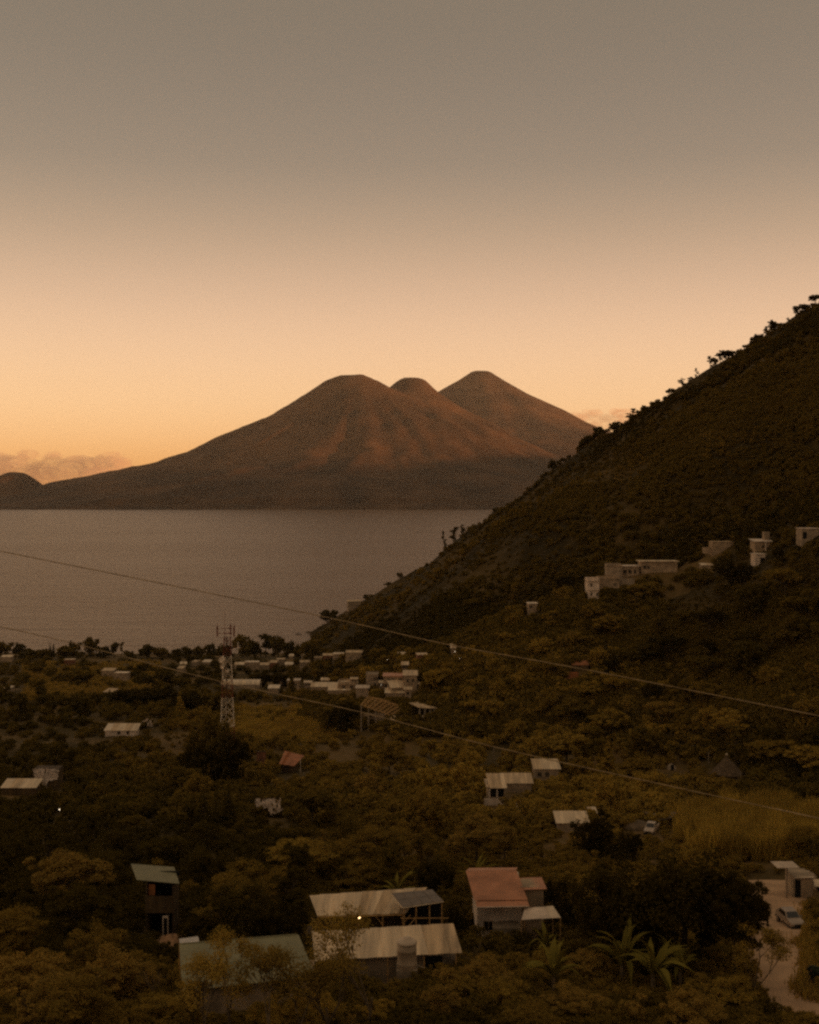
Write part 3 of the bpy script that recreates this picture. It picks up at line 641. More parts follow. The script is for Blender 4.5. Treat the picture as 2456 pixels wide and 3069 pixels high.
# big green roof at the lower left
Yf, Yb = 97., 104.
A = [px(378, 1988, Yb), px(626, 1968, Yb), px(662, 2056, Yf), px(384, 2086, Yf)]
o = empty('green_roofed_house', (A[3].x, Yf, hz(A[3].x, Yf)-.5), 'large muted green tin roof low in front, branches over its lower half', 'house')
q = [rel(o, p) for p in A]; sheets(o, q, 9, ['green'], amp=.012, waves=6, lift=.004, rows=2)
MB().box(q[3].x+.4, q[2].x-.5, .5, Yb-Yf-.3, -1, q[3].z-.12).build('wall', M['wall2'], o); MB().tube(q[0]+Vector((0, .02, .04)), q[1]+Vector((0, .02, .04)), .07).build('ridge_cap', M['green2'], o)
for u in (.85, .97): p = q[3].lerp(q[2], u); MB().tube((p.x, .2, -1), (p.x, .2, p.z-.05), .07).build('post', M['timber'], o)
keep(378, 1968, 650, 2045, Yf); FOOT.append((px(515, 2000, 100).x, 100.5, 6.5)); LAND.append(('the big green roof', 515, 2020))
A = [px(378, 1976, 107), px(417, 1971, 107), px(420, 1986, 105), px(379, 1990, 105)]
o = empty('tin_awning', (A[3].x, 105, hz(A[3].x, 105)), 'small bluish white sheet roof at the upper left corner of the green roof', 'awning'); q = [rel(o, p) for p in A]
sheets(o, q, 2, ['bluetin'], amp=.01, waves=4, lift=.005); 
for i in (2, 3): MB().tube((q[i].x*.9, .1, -.5), (q[i].x*.9, .1, q[i].z-.03), .05).build('post', M['timber'], o)
for i in (0, 1): MB().tube((q[i].x, q[i].y-.1, -.5), (q[i].x, q[i].y-.1, q[i].z-.03), .05).build('post', M['timber'], o)
keep(376, 1969, 422, 1990, 105)
# tall hut with the green sloping roof
Yf = 130.; A = [px(276, 1818, 134.5), px(366, 1825, 134.5), px(377, 1860, Yf), px(288, 1852, Yf)]
zb = hz(px(330, 1950, Yf).x, Yf); o = empty('tall_hut', (px(330, 1950, Yf).x, Yf, zb), 'two storey wooden hut with a green sheet roof and pale door frame below', 'hut')
q = [rel(o, p) for p in A]; sheets(o, q, 4, ['green2'], amp=.012, waves=6, lift=.004)
xl, xr = rel(o, px(307, 1900, Yf)).x, rel(o, px(366, 1900, Yf)).x; zt = q[2].z-.1
zm0, zm1 = rel(o, px(0, 1886, Yf)).z, rel(o, px(0, 1922, Yf)).z
MB().box(xl, xr, 2.9, 3.1, -1, zt+.5).build('rear_wall', M['dark'], o); MB().box(xl, xl+.12, .123, 2.9, -1, zt).build('side_wall', M['brown'], o); MB().box(xr-.12, xr, .123, 2.9, -1, zt).build('side_wall', M['brown'], o)
n = 7
for i in range(n):
    a = zm1+(zm0-zm1)*i/n; MB().box(xl-.05, xr+.05, 0, .05+random.uniform(0, .03), a+.012, a+(zm0-zm1)/n).build('plank', M['brown'], o)
MB().box(xl, xr, .124, 2.88, zm1-.1, zm1).build('upper_floor', M['wood'], o)
for xx in (xl+.1, xr-.1): MB().tube((xx, .09, -.6), (xx, .09, zt), .08).build('post', M['wood'], o)
MB().box(xl+.25, xl+.95, .3, .4, zm0, zt-.1).build('orange_panel', M['orange'], o)
fr = MB(); dl, dr = rel(o, px(343, 0, Yf)).x, rel(o, px(355, 0, Yf)).x; dz = rel(o, px(0, 1932, Yf)).z
fr.box(dl, dl+.09, -.1, 0, -.3, dz); fr.box(dr-.09, dr, -.1, 0, -.3, dz); fr.box(dl, dr, -.1, 0, dz, dz+.24); d_ = fr.build('door_frame', M['white'], o); MB().box(dl+.1, dr-.1, -.06, -.02, -.3, dz-.003).build('door', M['dark'], d_)
keep(276, 1816, 377, 1955, Yf-1); FOOT.append((o.location.x, 131.5, 3.6)); LAND.append(('the tall green-roofed hut', 328, 1880))
# sand heap beside it
p = px(362, 1968, 126.5); mb = MB(); ring = [(1.9, 0), (1.5, .4), (1.0, .75), (.45, 1.0), (.05, 1.06)]; mb.lathe((0, 0, 0), ring, 18)
hp = mb.build('sand_heap', M['sand'], None, True); hp.location = (p.x, p.y, hz(p.x, p.y)-.05); hp.scale = (1.25, 1, .95); tag(hp, 'heap of reddish sand at the foot of the tall hut', 'sand heap')
for v in hp.data.vertices: v.co += Vector((random.uniform(-.12, .12), random.uniform(-.12, .12), random.uniform(-.06, .06)))
keep(335, 1955, 400, 1975, 125)
# red-roofed house
Yf, Yb = 126., 131.4
zb = hz(px(1050, 1960, Yf).x, Yf); o = empty('red_roofed_house', (px(1050, 1960, Yf).x, Yf, zb), 'white walled house under a faded red sheet roof, with a lower side wing', 'house')
q = [rel(o, p) for p in (px(981, 1833, Yb), px(1086, 1831, Yb), px(1110, 1894, Yf), px(999, 1895, Yf))]
sheets(o, q, 7, ['red'], amp=.018, waves=6, lift=.008, rows=1)
MB().plate([q[0]+Vector((0, .02, 0)), q[3]+Vector((.02, 5.4*2, 0)), q[2]+Vector((0, 5.4*2, 0)), q[1]+Vector((0, .02, 0))], .06).build('rear_roof', M['red'], o)
xl, xr = rel(o, px(1006, 0, Yf)).x, rel(o, px(1100, 0, Yf)).x
MB().box(xl, xr, .9, 10, -2, q[3].z-.03).build('wall', M['white'], o)
e = [rel(o, p) for p in (px(1001, 1897, Yf), px(1109, 1896, Yf), px(1114, 1908, Yf-1), px(1005, 1910, Yf-1))]; sheets(o, e, 6, ['red'], amp=.015, waves=5, lift=.006, name='eave_sheet')
MB().tube(e[3], e[2], .05).build('eave_board', M['white'], o)
for s_, xx in ((0, xl), (1, xr)):
    mb = MB(); mb.add([(xx-.06, .9, q[3].z-.03), (xx+.06, .9, q[3].z-.03), (xx+.06, 10, q[3].z-.03), (xx-.06, 10, q[3].z-.03), (xx-.06, 5.4, q[0].z-.12), (xx+.06, 5.4, q[0].z-.12)], [(0, 1, 2, 3), (0, 4, 5, 1), (2, 5, 4, 3), (0, 3, 4), (1, 5, 2)]); mb.build('gable_wall', M['white'], o)
window(o, xl+1.2, .9, 1.1, 1.1, .9); window(o, xl+2.9, .9, 1.1, 1.1, .9); door(o, xr-.9, .9, 2.0, .9, 'wood', 0)
w_ = [rel(o, p) for p in (px(1093, 1848, Yb), px(1140, 1846, Yb), px(1151, 1871, Yf+1.5), px(1104, 1873, Yf+1.5))]; sheets(o, w_, 3, ['red'], amp=.018, waves=5, lift=.008)
MB().box(xr+.003, w_[2].x-.25, 2.1, 5, -2, w_[2].z-.03).build('side_wing', M['wall2'], o); window(o, (xr+w_[2].x)/2+.3, 1.6, .7, .9, 2.1)
MB().tube((xr+.12, 2.0, -1), (xr+.12, 2.0, w_[3].z-.1), .05).build('downpipe', M['pale'], o)
MB().box(rel(o, px(1040, 0, 124)).x, rel(o, px(1098, 0, 124)).x, -1.5, .4, -2, rel(o, px(0, 1943, Yf)).z).build('terrace', M['block'], o)
keep(981, 1831, 1150, 1925, Yf-1); FOOT.append((o.location.x, 129, 6)); LAND.append(('the red-roofed white house', 1060, 1885))
A = [px(1105, 1912, 125.5), px(1164, 1907, 125.5), px(1180, 1932, 122.5), px(1098, 1936, 122.5)]
o = empty('tin_awning', (A[3].x, 122.5, hz(A[3].x, 122.5)), 'low pale sheet awning at the right foot of the red-roofed house', 'awning'); q = [rel(o, p) for p in A]; sheets(o, q, 4, ['tin2', 'white'], amp=.02, waves=4, lift=.02)
for i in range(4): MB().tube((q[i].x, q[i].y, -.5), (q[i].x, q[i].y, q[i].z-.04), .05).build('post', M['timber'], o)
keep(1098, 1907, 1180, 1934, 122); FOOT.append((px(1140, 1920, 124).x, 124, 3))
# roadside kiosk, flat panel canopy, neighbour and pale tank
Yk = 146.; X0, X1 = px(1672, 0, Yk).x, px(1712, 0, Yk).x; zb = hz(X0, Yk); zt = px(0, 1846, Yk).z-zb
o = empty('kiosk', (X0, Yk, zb), 'grey boxy roadside kiosk with a pale flat roof and dark doorway', 'kiosk')
w = X1-X0; MB().box(0, w, 0, 3.4, -1.5, zt).build('wall', M['wall'], o)
rq = [rel(o, p) for p in (px(1667, 1837, Yk+2.4), px(1697, 1836, Yk+2.4), px(1714, 1847, Yk-.3), px(1672, 1848, Yk-.3))]; sheets(o, rq, 3, ['tin2'], amp=.012, waves=4, lift=.006)
MB().box(.05, w*.34, -.05, -.004, -.2, zt-.35).build('doorway', M['dark'], o); MB().box(w*.36, w*.97, -.06, -.004, .1, zt-.3).build('shutter', M['wall2'], o)  # doorway is a solid plate with the inside shade in its colour
for xx in (0, .06*w): MB().tube((xx-.15, -.2, -.6), (xx-.15, -.2, zt), .05).build('post', M['pale'], o)
keep(1660, 1835, 1716, 1890, Yk-2); FOOT.append((X0+1.5, Yk+1.5, 3.4)); LAND.append(('the roadside kiosk', 1690, 1870))
pz = px(1651, 1826, 144.); q = [px(1622, 1813, 147), px(1669, 1813, 147), px(1684, 1826, 144), px(1637, 1827, 144)]
o = empty('canopy', (px(1657, 0, 145.5).x, 145.5, hz(px(1657, 0, 145.5).x, 145.5)), 'flat pale panel roof on one tall post above the road', 'canopy'); q = [rel(o, p) for p in q]
for i in range(3):
    P = lambda u, v: q[0].lerp(q[1], u).lerp(q[3].lerp(q[2], u), v)
    MB().plate([P(i/3+.004, 0), P(i/3+.004, 1), P((i+1)/3-.004, 1), P((i+1)/3-.004, 0)][::-1], .05).build('panel', M['lid'], o)
MB().tube((0, 0, -.6), (0, 0, q[0].z-.3), .12, .1).build('post', M['pale'], o); MB().tube(q[0].lerp(q[3], .5)-Vector((0, 0, .1)), q[1].lerp(q[2], .5)-Vector((0, 0, .1)), .06).build('cross_beam', M['pale'], o)
keep(1620, 1811, 1686, 1890, 143.5); LAND.append(('the flat panel canopy', 1655, 1835))
Yn = 149; X0 = px(1718, 0, Yn).x; zb = hz(X0, Yn); zt = px(0, 1868, Yn).z-zb
o = empty('roadside_stall', (X0, Yn, zb), 'open stall with a pale sloping sheet roof cut by the picture edge beside the kiosk', 'stall')
q = [rel(o, p) for p in (px(1712, 1851, Yn+3), px(1775, 1851, Yn+3), px(1775, 1868, Yn-.4), px(1716, 1866, Yn-.4))]; sheets(o, q, 4, ['tin2', 'tin'], amp=.02, waves=4)
MB().box(.1, 5, 2.4, 2.6, -1, zt).build('rear_wall', M['dark'], o); MB().box(.05, .25, 0, 2.4, -1, zt-.1).build('side_wall', M['wall'], o); MB().box(1.1, 1.3, -.1, .1, -1, zt).build('post', M['pale'], o)
keep(1712, 1850, 1725, 1890, Yn-2); FOOT.append((X0+2, Yn+1, 3))
p = px(1700, 1842, 156); o = empty('water_tank', (p.x, p.y, p.z-1.1), 'round pale tank top showing behind the kiosk roof', 'water tank'); MB().lathe((0, 0, 0), [(1.15, 0), (1.18, .5), (1.15, 1.0), (.8, 1.35), (.3, 1.5)], 20).build('barrel', M['tank'], o, True)
MB().lathe((0, 0, 1.5), [(.32, 0), (.32, .12), (.1, .16)], 12).build('lid', M['lid'], o); MB().box(-1.1, 1.1, -1.1, 1.1, hz(p.x, p.y)-p.z+.6, -.003).build('plinth', M['block'], o); keep(1685, 1833, 1718, 1850, 155)

# --- vehicles
def vehicle(name, label, cat, X, Y, rz, paint, kind='car', z=None):
    o = empty(name, (X, Y, (hz(X, Y) if z is None else z)+.17), label, cat, None, rz)   # front points to local -y
    P = [(-2.1, .42), (-2.12, .72), (-1.95, .86), (-.95, 1.0), (-.25, 1.52), (1.1, 1.55), (1.85, 1.05), (2.08, 1.0), (2.12, .45)]
    if kind == 'pickup': P = [(-2.4, .45), (-2.42, .8), (-2.2, .95), (-1.15, 1.08), (-.6, 1.72), (.55, 1.74), (.72, 1.08), (2.4, 1.06), (2.42, .45)]
    mb = MB(); n = len(P); hw = .82
    ins = [hw, hw, hw*.97, hw*.97, hw*.80, hw*.80, hw*.95, hw*.95, hw]
    if kind == 'pickup': ins = [hw, hw, hw*.97, hw*.97, hw*.82, hw*.82, hw, hw, hw]
    vs = [(-i, y, z_) for (y, z_), i in zip(P, ins)]+[(i, y, z_) for (y, z_), i in zip(P, ins)]
    mb.add(vs, [(i, i+1, n+i+1, n+i) for i in range(n-1)]+[(n-1, 0, n, 2*n-1), (0, 8, 7, 2, 1), (3, 2, 7, 6), (3, 6, 5, 4)]+[(n+1, n+2, n+7, n+8, n), (n+2, n+3, n+6, n+7), (n+4, n+5, n+6, n+3)])
    mb.build('body', M[paint], o)
    def quad(name, i, j, m, k=.05, s=.86, parent=o):
        (y0, z0), (y1, z1) = P[i], P[j]; d = Vector((0, z0-z1, y1-y0)).normalized(); d = d if d.z > 0 or abs(d.z) < .3 and d.y*(-1 if i < 4 else 1) > 0 else -d
        a, b = ins[i]*s, ins[j]*s; p = [Vector((-a, y0+(y1-y0)*k, z0+(z1-z0)*k)), Vector((a, y0+(y1-y0)*k, z0+(z1-z0)*k)), Vector((b, y1-(y1-y0)*k, z1-(z1-z0)*k)), Vector((-b, y1-(y1-y0)*k, z1-(z1-z0)*k))]
        return MB().hexa([v+d*.004 for v in p]+[v+d*.03 for v in p]).build(name, M[m], parent)
    quad('windscreen', 3, 4, 'glass', .08); 
    quad('rear_window', 5, 6, 'glass', .1)
    for s in (-1, 1):
        if kind == 'pickup': w4 = [(-.98, 1.12), (.5, 1.12), (.42, 1.62), (-.58, 1.62)]
        else: w4 = [(-.72, 1.06), (1.4, 1.08), (.98, 1.44), (-.2, 1.44)]
        def xo(z_): return s*(hw*.96-(z_-1.0)/(P[4][1]-1.0)*hw*.16)
        MB().hexa([(xo(z_)+s*.004, y, z_) for y, z_ in w4]+[(xo(z_)+s*.03, y, z_) for y, z_ in w4]).build('side_window', M['glass'], o)
        MB().box(s*.62-.14, s*.62+.14, P[1][0]-.04, P[1][0]-.004, .62, .78).build('headlight', M['lampglass'], o)
        MB().box(s*.95-.1, s*.95+.1, -.72, -.6, 1.02, 1.16).build('wing_mirror', M[paint], o)
        for yw in (-1.35, 1.35):
            w_ = MB(); w_.tube((s*.66, yw, .16), (s*.88, yw, .16), .33, .33, 18); wo_ = w_.build('wheel', M['tyre'], o); MB().tube((s*.881, yw, .16), (s*.9, yw, .16), .2, .18, 12).build('rim', M['chrome'], wo_)
    MB().box(-.8, .8, P[0][0]-.1, P[0][0]-.004, .22, .5).build('bumper', M['tyre'], o); MB().box(-.42, .42, P[1][0]-.035, P[1][0]-.004, .54, .74).build('grille', M['dark'], o)
    MB().box(-.8, .8, P[-1][0]+.004, P[-1][0]+.1, .22, .5).build('bumper', M['tyre'], o)
    if kind == 'pickup': MB().box(-.68, .68, .85, 2.3, 1.07, 1.10).build('cargo_bed', M['dark'], o)
    FOOT.append((X, Y, 2.2)); return o
p = px(1667, 1938, 131); vehicle('parked_car', 'pale car parked facing downhill on the dirt road below the kiosk', 'car', p.x, 131.5, math.radians(6), 'carpaint'); keep(1645, 1895, 1695, 1940, 128); LAND.append(('the parked pale car', 1667, 1920)); keep(1628, 1890, 1702, 2062, 104.5)
Yp = hit(1372, 1754); p = px(1372, 1752, Yp); vehicle('pickup_truck', 'small white pickup parked among trees beside the dark tarpaulin shelter', 'truck', p.x, Yp, math.radians(-24), 'carwhite', 'pickup'); keep(1350, 1734, 1390, 1756, Yp-2); LAND.append(('the small white pickup', 1370, 1745))

# --- person with a load on the road
def skin_body(name, joints, edges, radii, m, parent):
    me = bpy.data.meshes.new(name); me.from_pydata(joints, edges, []); o = bpy.data.objects.new(name, me); COL.objects.link(o); o.parent = parent
    md = o.modifiers.new('skin', 'SKIN')
    for v, r in zip(me.skin_vertices[0].data if me.skin_vertices else [], radii): v.radius = (r, r)
    if not me.skin_vertices:
        lay = me.attributes
    o.modifiers.new('sub', 'SUBSURF').levels = 1; me.materials.append(m); return o
import bmesh
def person_body(parent):
    J = {'pelvis': (0, 0, .93), 'waist': (0, .0, 1.05), 'chest': (0, -.10, 1.30), 'neck': (0, -.17, 1.47), 'head0': (0, -.20, 1.56), 'head1': (0, -.23, 1.70),
         'shl': (-.19, -.12, 1.40), 'ell': (-.27, -.16, 1.16), 'wrl': (-.20, -.36, 1.22), 'hal': (-.17, -.42, 1.27), 'shr': (.19, -.12, 1.40), 'elr': (.27, -.16, 1.16), 'wrr': (.20, -.36, 1.22), 'har': (.17, -.42, 1.27),
         'hipl': (-.10, 0, .90), 'knl': (-.11, -.16, .50), 'anl': (-.11, -.12, .09), 'tol': (-.12, -.30, .04), 'hipr': (.10, 0, .90), 'knr': (.11, .08, .50), 'anr': (.11, .26, .12), 'tor': (.12, .12, .04)}
    R = {'pelvis': .14, 'waist': .13, 'chest': .16, 'neck': .055, 'head0': .085, 'head1': .085, 'shl': .07, 'ell': .05, 'wrl': .035, 'hal': .04, 'shr': .07, 'elr': .05, 'wrr': .035, 'har': .04,
         'hipl': .10, 'knl': .065, 'anl': .045, 'tol': .04, 'hipr': .10, 'knr': .065, 'anr': .045, 'tor': .04}
    E = [('pelvis', 'waist'), ('waist', 'chest'), ('chest', 'neck'), ('neck', 'head0'), ('head0', 'head1'), ('chest', 'shl'), ('shl', 'ell'), ('ell', 'wrl'), ('wrl', 'hal'), ('chest', 'shr'), ('shr', 'elr'), ('elr', 'wrr'), ('wrr', 'har'),
         ('pelvis', 'hipl'), ('hipl', 'knl'), ('knl', 'anl'), ('anl', 'tol'), ('pelvis', 'hipr'), ('hipr', 'knr'), ('knr', 'anr'), ('anr', 'tor')]
    names = list(J); bm = bmesh.new(); lay = bm.verts.layers.skin.verify(); vv = {}
    for k in names:
        v = bm.verts.new(J[k]); v[lay].radius = (R[k], R[k]); v[lay].use_root = (k == 'pelvis'); vv[k] = v
    for a, b in E: bm.edges.new((vv[a], vv[b]))
    me = bpy.data.meshes.new('body'); bm.to_mesh(me); bm.free(); me.materials.append(M['cloth']); o = link('body', me, parent)
    o.modifiers.new('skin', 'SKIN'); o.modifiers.new('smooth', 'SUBSURF').levels = 1; o.modifiers['smooth'].render_levels = 1
    return o
p = px(1710, 2046, 108.2); o = empty('person', (p.x, 108.2, hz(p.x, 108.2)+.17), 'person in dark clothes walking the dirt road under a big dark green bundle', 'person', None, math.radians(-35))
person_body(o)
mb = MB(); mb.v = [tuple(Vector(v)*.128*(1+.04*math.sin(i*3))+Vector((0, -.215, 1.65))) for i, v in enumerate(ICOV) if True]; mb.f = [tuple(t_) for t_ in ICOF]
mb.v = [(x*.82, y, z_) if z_ < 9 else (x, y, z_) for x, y, z_ in mb.v]; hd = mb.build('head', M['skin'], o, True)
mb = MB(); k_ = [i for i, v in enumerate(ICOV) if v[2] > .25 or v[1] > .3]; ks = set(k_); mb.v = [tuple(Vector(v)*.14+Vector((0, -.205, 1.665))) for v in ICOV]; mb.f = [tuple(t_) for t_ in ICOF if all(i in ks for i in t_)]; mb.build('hair', M['hair'], hd, True)
for s in (-1, 1): MB().tube((s*.04, -.335, 1.655), (s*.04, -.345, 1.655), .014).build('eye', M['hair'], hd)
MB().add([(-.015, -.335, 1.65), (.015, -.335, 1.65), (0, -.372, 1.618), (0, -.335, 1.61)], [(0, 2, 1), (0, 3, 2), (1, 2, 3), (0, 1, 3)]).build('nose', M['skin'], hd); MB().box(-.03, .03, -.336, -.326, 1.585, 1.595).build('mouth', M['redwall'], hd)
for s in (-1, 1):
    lg = MB(); a, b_, c_ = ((-.11, 0, .88), (-.12, -.16, .5), (-.12, -.12, .14)) if s < 0 else ((.11, 0, .88), (.12, .08, .5), (.12, .26, .17)); lg.path([a, b_, c_], [.125, .09, .075], 10); lg.build('trouser_leg', M['trousers'], o, True)
    h_ = Vector((s*.17, -.42, 1.27))
    for k in range(5):
        f0 = h_+Vector((s*(-.025+.014*k), -.02, .02)); lnn = (.05, .075, .082, .076, .06)[k]; MB().path([f0, f0+Vector((0, -lnn*.5, .03)), f0+Vector((0, -lnn*.4, .03+lnn*.5))], [.011, .01, .008], 5).build('finger', M['skin'], o)
mb = MB(); mb.v = [tuple(np.array([.62, .48, .46])*v*(1+.22*float(fbm(v[0]*2.2, v[1]*2.2+v[2]*3, 3, 77)))+np.array([.12, .34, 1.50])) for v in ICOV]; mb.f = [tuple(t_) for t_ in ICOF]
bd = mb.build('bundle', M['bundle'], None, False); bd.parent = None; bd.location = o.location; bd.rotation_euler = o.rotation_euler; tag(bd, 'bulky dark green bundle carried on the walking person\'s back', 'bundle')
for k in range(2): MB().path([(-.15+.4*k, -.05, 1.52), (-.13+.4*k, .3, 1.98), (-.12+.42*k, .82, 1.5), (-.1+.4*k, .4, 1.02)], [.02]*4, 5).build('rope', M['timber'], bd)
keep(1698, 2010, 1725, 2052, 106)

# --- the antenna tower
Yt = 300.; T = px(478.5, 1340, Yt); zb = hz(T.x, Yt); H = T.z-zb
tw = empty('antenna_tower', (T.x, Yt, zb), 'red and white lattice antenna tower with white dishes rising over the trees', 'tower'); tw.rotation_euler.z = math.radians(14)
def halfw(z): return .78+(H-z)/H*1.25
CN = [(-1, -.6), (1, -.6), (0, 1.13)]
ZS = [rel(tw, px(0, y, Yt)).z for y in (1340, 1379, 1430, 1467, 1528, 1590)]+[-.5]; cols_ = ['steelred', 'steel', 'steelred', 'steel', 'steelred', 'steel']
for sct in range(6):
    z1, z0 = ZS[sct], ZS[sct+1]; m = M[cols_[sct]]; npan = max(2, int(round((z1-z0)/2.5)))
    for cxn, cyn in CN:
        a, b_ = halfw(z0), halfw(z1); MB().tube((cxn*a, cyn*a, z0), (cxn*b_, cyn*b_, z1), .13, .12, 6).build('leg', m, tw)
    for k in range(npan):
        za, zc = z0+(z1-z0)*k/npan, z0+(z1-z0)*(k+1)/npan; a, b_ = halfw(za), halfw(zc)
        for f_ in range(3):
            c1 = CN[f_]; c2 = CN[(f_+1) % 3]
            MB().tube((c1[0]*a, c1[1]*a, za), (c2[0]*b_, c2[1]*b_, zc), .05, .05, 4).build('brace', m, tw); MB().tube((c2[0]*a, c2[1]*a, za), (c1[0]*b_, c1[1]*b_, zc), .05, .05, 4).build('brace', m, tw)
            if k == 0: MB().tube((c1[0]*a, c1[1]*a, za), (c2[0]*a, c2[1]*a, za), .045, .045, 4).build('cross_bar', m, tw)
MB().box(-.12, .12, .5, .6, -.5, H-.5).build('cable_ladder', M['wood'], tw)
MB().tube((-.6, 0, H-1), (-.6, 0, rel(tw, px(0, 1283, Yt)).z), .07, .025).build('mast', M['steelred'], tw)
zp = rel(tw, px(0, 1333, Yt)).z
MB().box(-.9, .9, -.9, .9, zp-.05, zp+.05).build('platform', M['steelred'], tw)
for (ax_, ay_) in ((-2.5, -.5), (1.6, -1.2), (1.0, 1.5)):
    for dz_ in (0, 1.2): MB().tube((0, 0, zp+dz_), (ax_, ay_, zp+dz_), .06).build('antenna_arm', M['steelred'], tw)
    MB().tube((ax_, ay_, zp-1.0), (ax_, ay_, zp+2.6), .05).build('antenna_pole', M['steelred'], tw); MB().box(ax_-.17, ax_+.17, ay_-.25, ay_-.06, zp-.6, zp+2.0).build('panel_antenna', M['steelred'], tw)
for (dx, yy, r) in ((-1.35, 1386, .82), (-1.15, 1401, .55), (.1, 1410, .42)):
    zz = rel(tw, px(0, yy, Yt)).z; cpt = Vector((dx, -1.15, zz)); d_ = Vector((-.62, -.75, 0)).normalized(); a = Vector((0, 0, 1)); b_ = d_.cross(a); vs = []; n = 20
    for (rr, off) in ((r, .35), (r, 0), (r*.5, -.02), (r*.98, .06), (r*.5, .02)):
        vs += [cpt+d_*off+(a*math.cos(2*math.pi*i/n)+b_*math.sin(2*math.pi*i/n))*rr for i in range(n)]
    mb = MB(); fs = []
    for j, k in ((0, 1), (1, 2), (0, 3), (3, 4)):
        fs += [(j*n+i, j*n+(i+1) % n, k*n+(i+1) % n, k*n+i) for i in range(n)]
    fs += [tuple(2*n+i for i in range(n)), tuple(4*n+i for i in range(n))]; mb.add(vs, fs); ds = mb.build('dish', M['steel'], tw); MB().tube(cpt-d_*.02, cpt-d_*.5+Vector((.3, 0, 0)), .06).build('dish_mount', M['steel'], ds)
MB().tube((2.6, -.9, rel(tw, px(0, 1372, Yt)).z), (2.6, -.9, rel(tw, px(0, 1352, Yt)).z), .12).build('whip_antenna', M['steel'], tw); MB().tube((.8, 0, rel(tw, px(0, 1362, Yt)).z), (2.6, -.9, rel(tw, px(0, 1362, Yt)).z), .04).build('antenna_arm', M['steelred'], tw)
for cxn, cyn in CN: MB().box(cxn*2.05-.35, cxn*2.05+.35, cyn*2.05-.35, cyn*2.05+.35, -.6, .4).build('footing', M['block'], tw)
keep(455, 1335, 495, 1528, Yt-3); FOOT.append((T.x, Yt, 3)); LAND.append(('the antenna tower', 480, 1470))

# --- power cables
def cable(label, pts, Y0, Y1, sag=.0):
    n = len(pts)-1; P = [px(x, y, Y0+(Y1-Y0)*i/n) for i, (x, y) in enumerate(pts)]
    a = P[0]+(P[0]-P[1]).normalized()*40; b_ = P[-1]+(P[-1]-P[-2]).normalized()*40; Q = smooth_poly([tuple(a)]+[tuple(p) for p in P]+[tuple(b_)], 5)
    mb = MB(); mb.path(Q, [.019]*len(Q), 6); return tag(mb.build('power_cable', M['cable'], None, True), label, 'cable')
cable('upper power cable running from the lake down across the dark hillside', [(-60, 1148), (0, 1160), (345, 1229), (700, 1302), (940, 1356), (1240, 1411), (1725, 1507), (1800, 1522)], 46, 41)
cable('lower power cable crossing in front of the antenna tower', [(-60, 1306), (0, 1319), (157, 1355), (470, 1436), (760, 1499), (1040, 1572), (1380, 1648), (1725, 1723), (1800, 1740)], 50, 42)

# --- timber roof frame under construction
Yc = hit(812, 1526); o = empty('unfinished_hall', px(762, 1524, Yc), 'unfinished hall with a bare timber roof frame on pale posts', 'building'); zb = hz(o.location.x, Yc); o.location.z = zb
rl = lambda x, y, Y: rel(o, px(x, y, Y))
R0, R1 = rl(776, 1466, Yc+5), rl(850, 1489, Yc+4); E0, E1 = rl(761, 1483, Yc-1), rl(822, 1505, Yc-3); B0, B1 = R0+(R0-E0)*Vector((1, 1, -1)) if False else R0+Vector((R0.x-E0.x, R0.y-E0.y, E0.z-R0.z)), R1+Vector((R1.x-E1.x, R1.y-E1.y, E1.z-R1.z))
MB().tube(R0, R1, .22, .22, 4).build('ridge_beam', M['timber'], o); MB().tube(E0, E1, .2, .2, 4).build('eave_beam', M['timber'], o); MB().tube(B0, B1, .2, .2, 4).build('eave_beam', M['timber'], o)
for k in range(9):
    t_ = k/8; r_ = R0.lerp(R1, t_); e_ = E0.lerp(E1, t_); b_ = B0.lerp(B1, t_)
    MB().tube(r_, e_-(r_-e_)*.12, .14, .14, 4).build('rafter', M['timber'], o); MB().tube(r_, b_, .14, .14, 4).build('rafter', M['timber'], o)
    if k % 2 == 0: MB().tube(e_, b_, .15, .15, 4).build('tie_beam', M['timber'], o); MB().tube(e_.lerp(b_, .5), r_, .14, .14, 4).build('king_post', M['timber'], o)
    if k % 2 == 0: MB().tube((e_.x, e_.y, -3), e_, .24, .22, 6).build('post', M['pale'], o); MB().tube((b_.x, b_.y, -3), b_, .24, .22, 6).build('post', M['pale'], o)
for s_ in (.2, .4, .6, .8): MB().tube(R0.lerp(E0, s_), R1.lerp(E1, s_), .1, .1, 4).build('purlin', M['timber'], o)
gq = [rl(820, 1506, Yc-3), rl(868, 1501, Yc+1), rl(862, 1517, Yc-4), rl(826, 1521, Yc-6)]; MB().plate([gq[0], gq[3], gq[2], gq[1]], .2).build('porch_slab', M['tin3'], o)
for p_ in (gq[2], gq[3]): MB().tube((p_.x, p_.y, -3), p_, .22, .22, 6).build('post', M['pale'], o)
MB().box(E0.x+.5, E1.x-.5, 3.0, 3.3, -3, E1.z-.6).build('low_wall', M['wall2'], o)
keep(764, 1464, 862, 1512, Yc-7); FOOT.append((o.location.x+8, Yc+2, 6)); LAND.append(('the bare timber roof frame', 812, 1495))
Yc = hit(890, 1514); o = empty('column_shed', px(890, 1512, Yc), 'thin dark slab roof over a row of pale columns beside the timber frame', 'shed'); o.location.z = hz(o.location.x, Yc); rl = lambda x, y, Y: rel(o, px(x, y, Y))
q = [rl(862, 1479, Yc+6), rl(884, 1477, Yc+9), rl(924, 1491, Yc+3), rl(884, 1489, Yc)]; MB().plate([q[0], q[3], q[2], q[1]], .25).build('roof', M['tin3'], o)
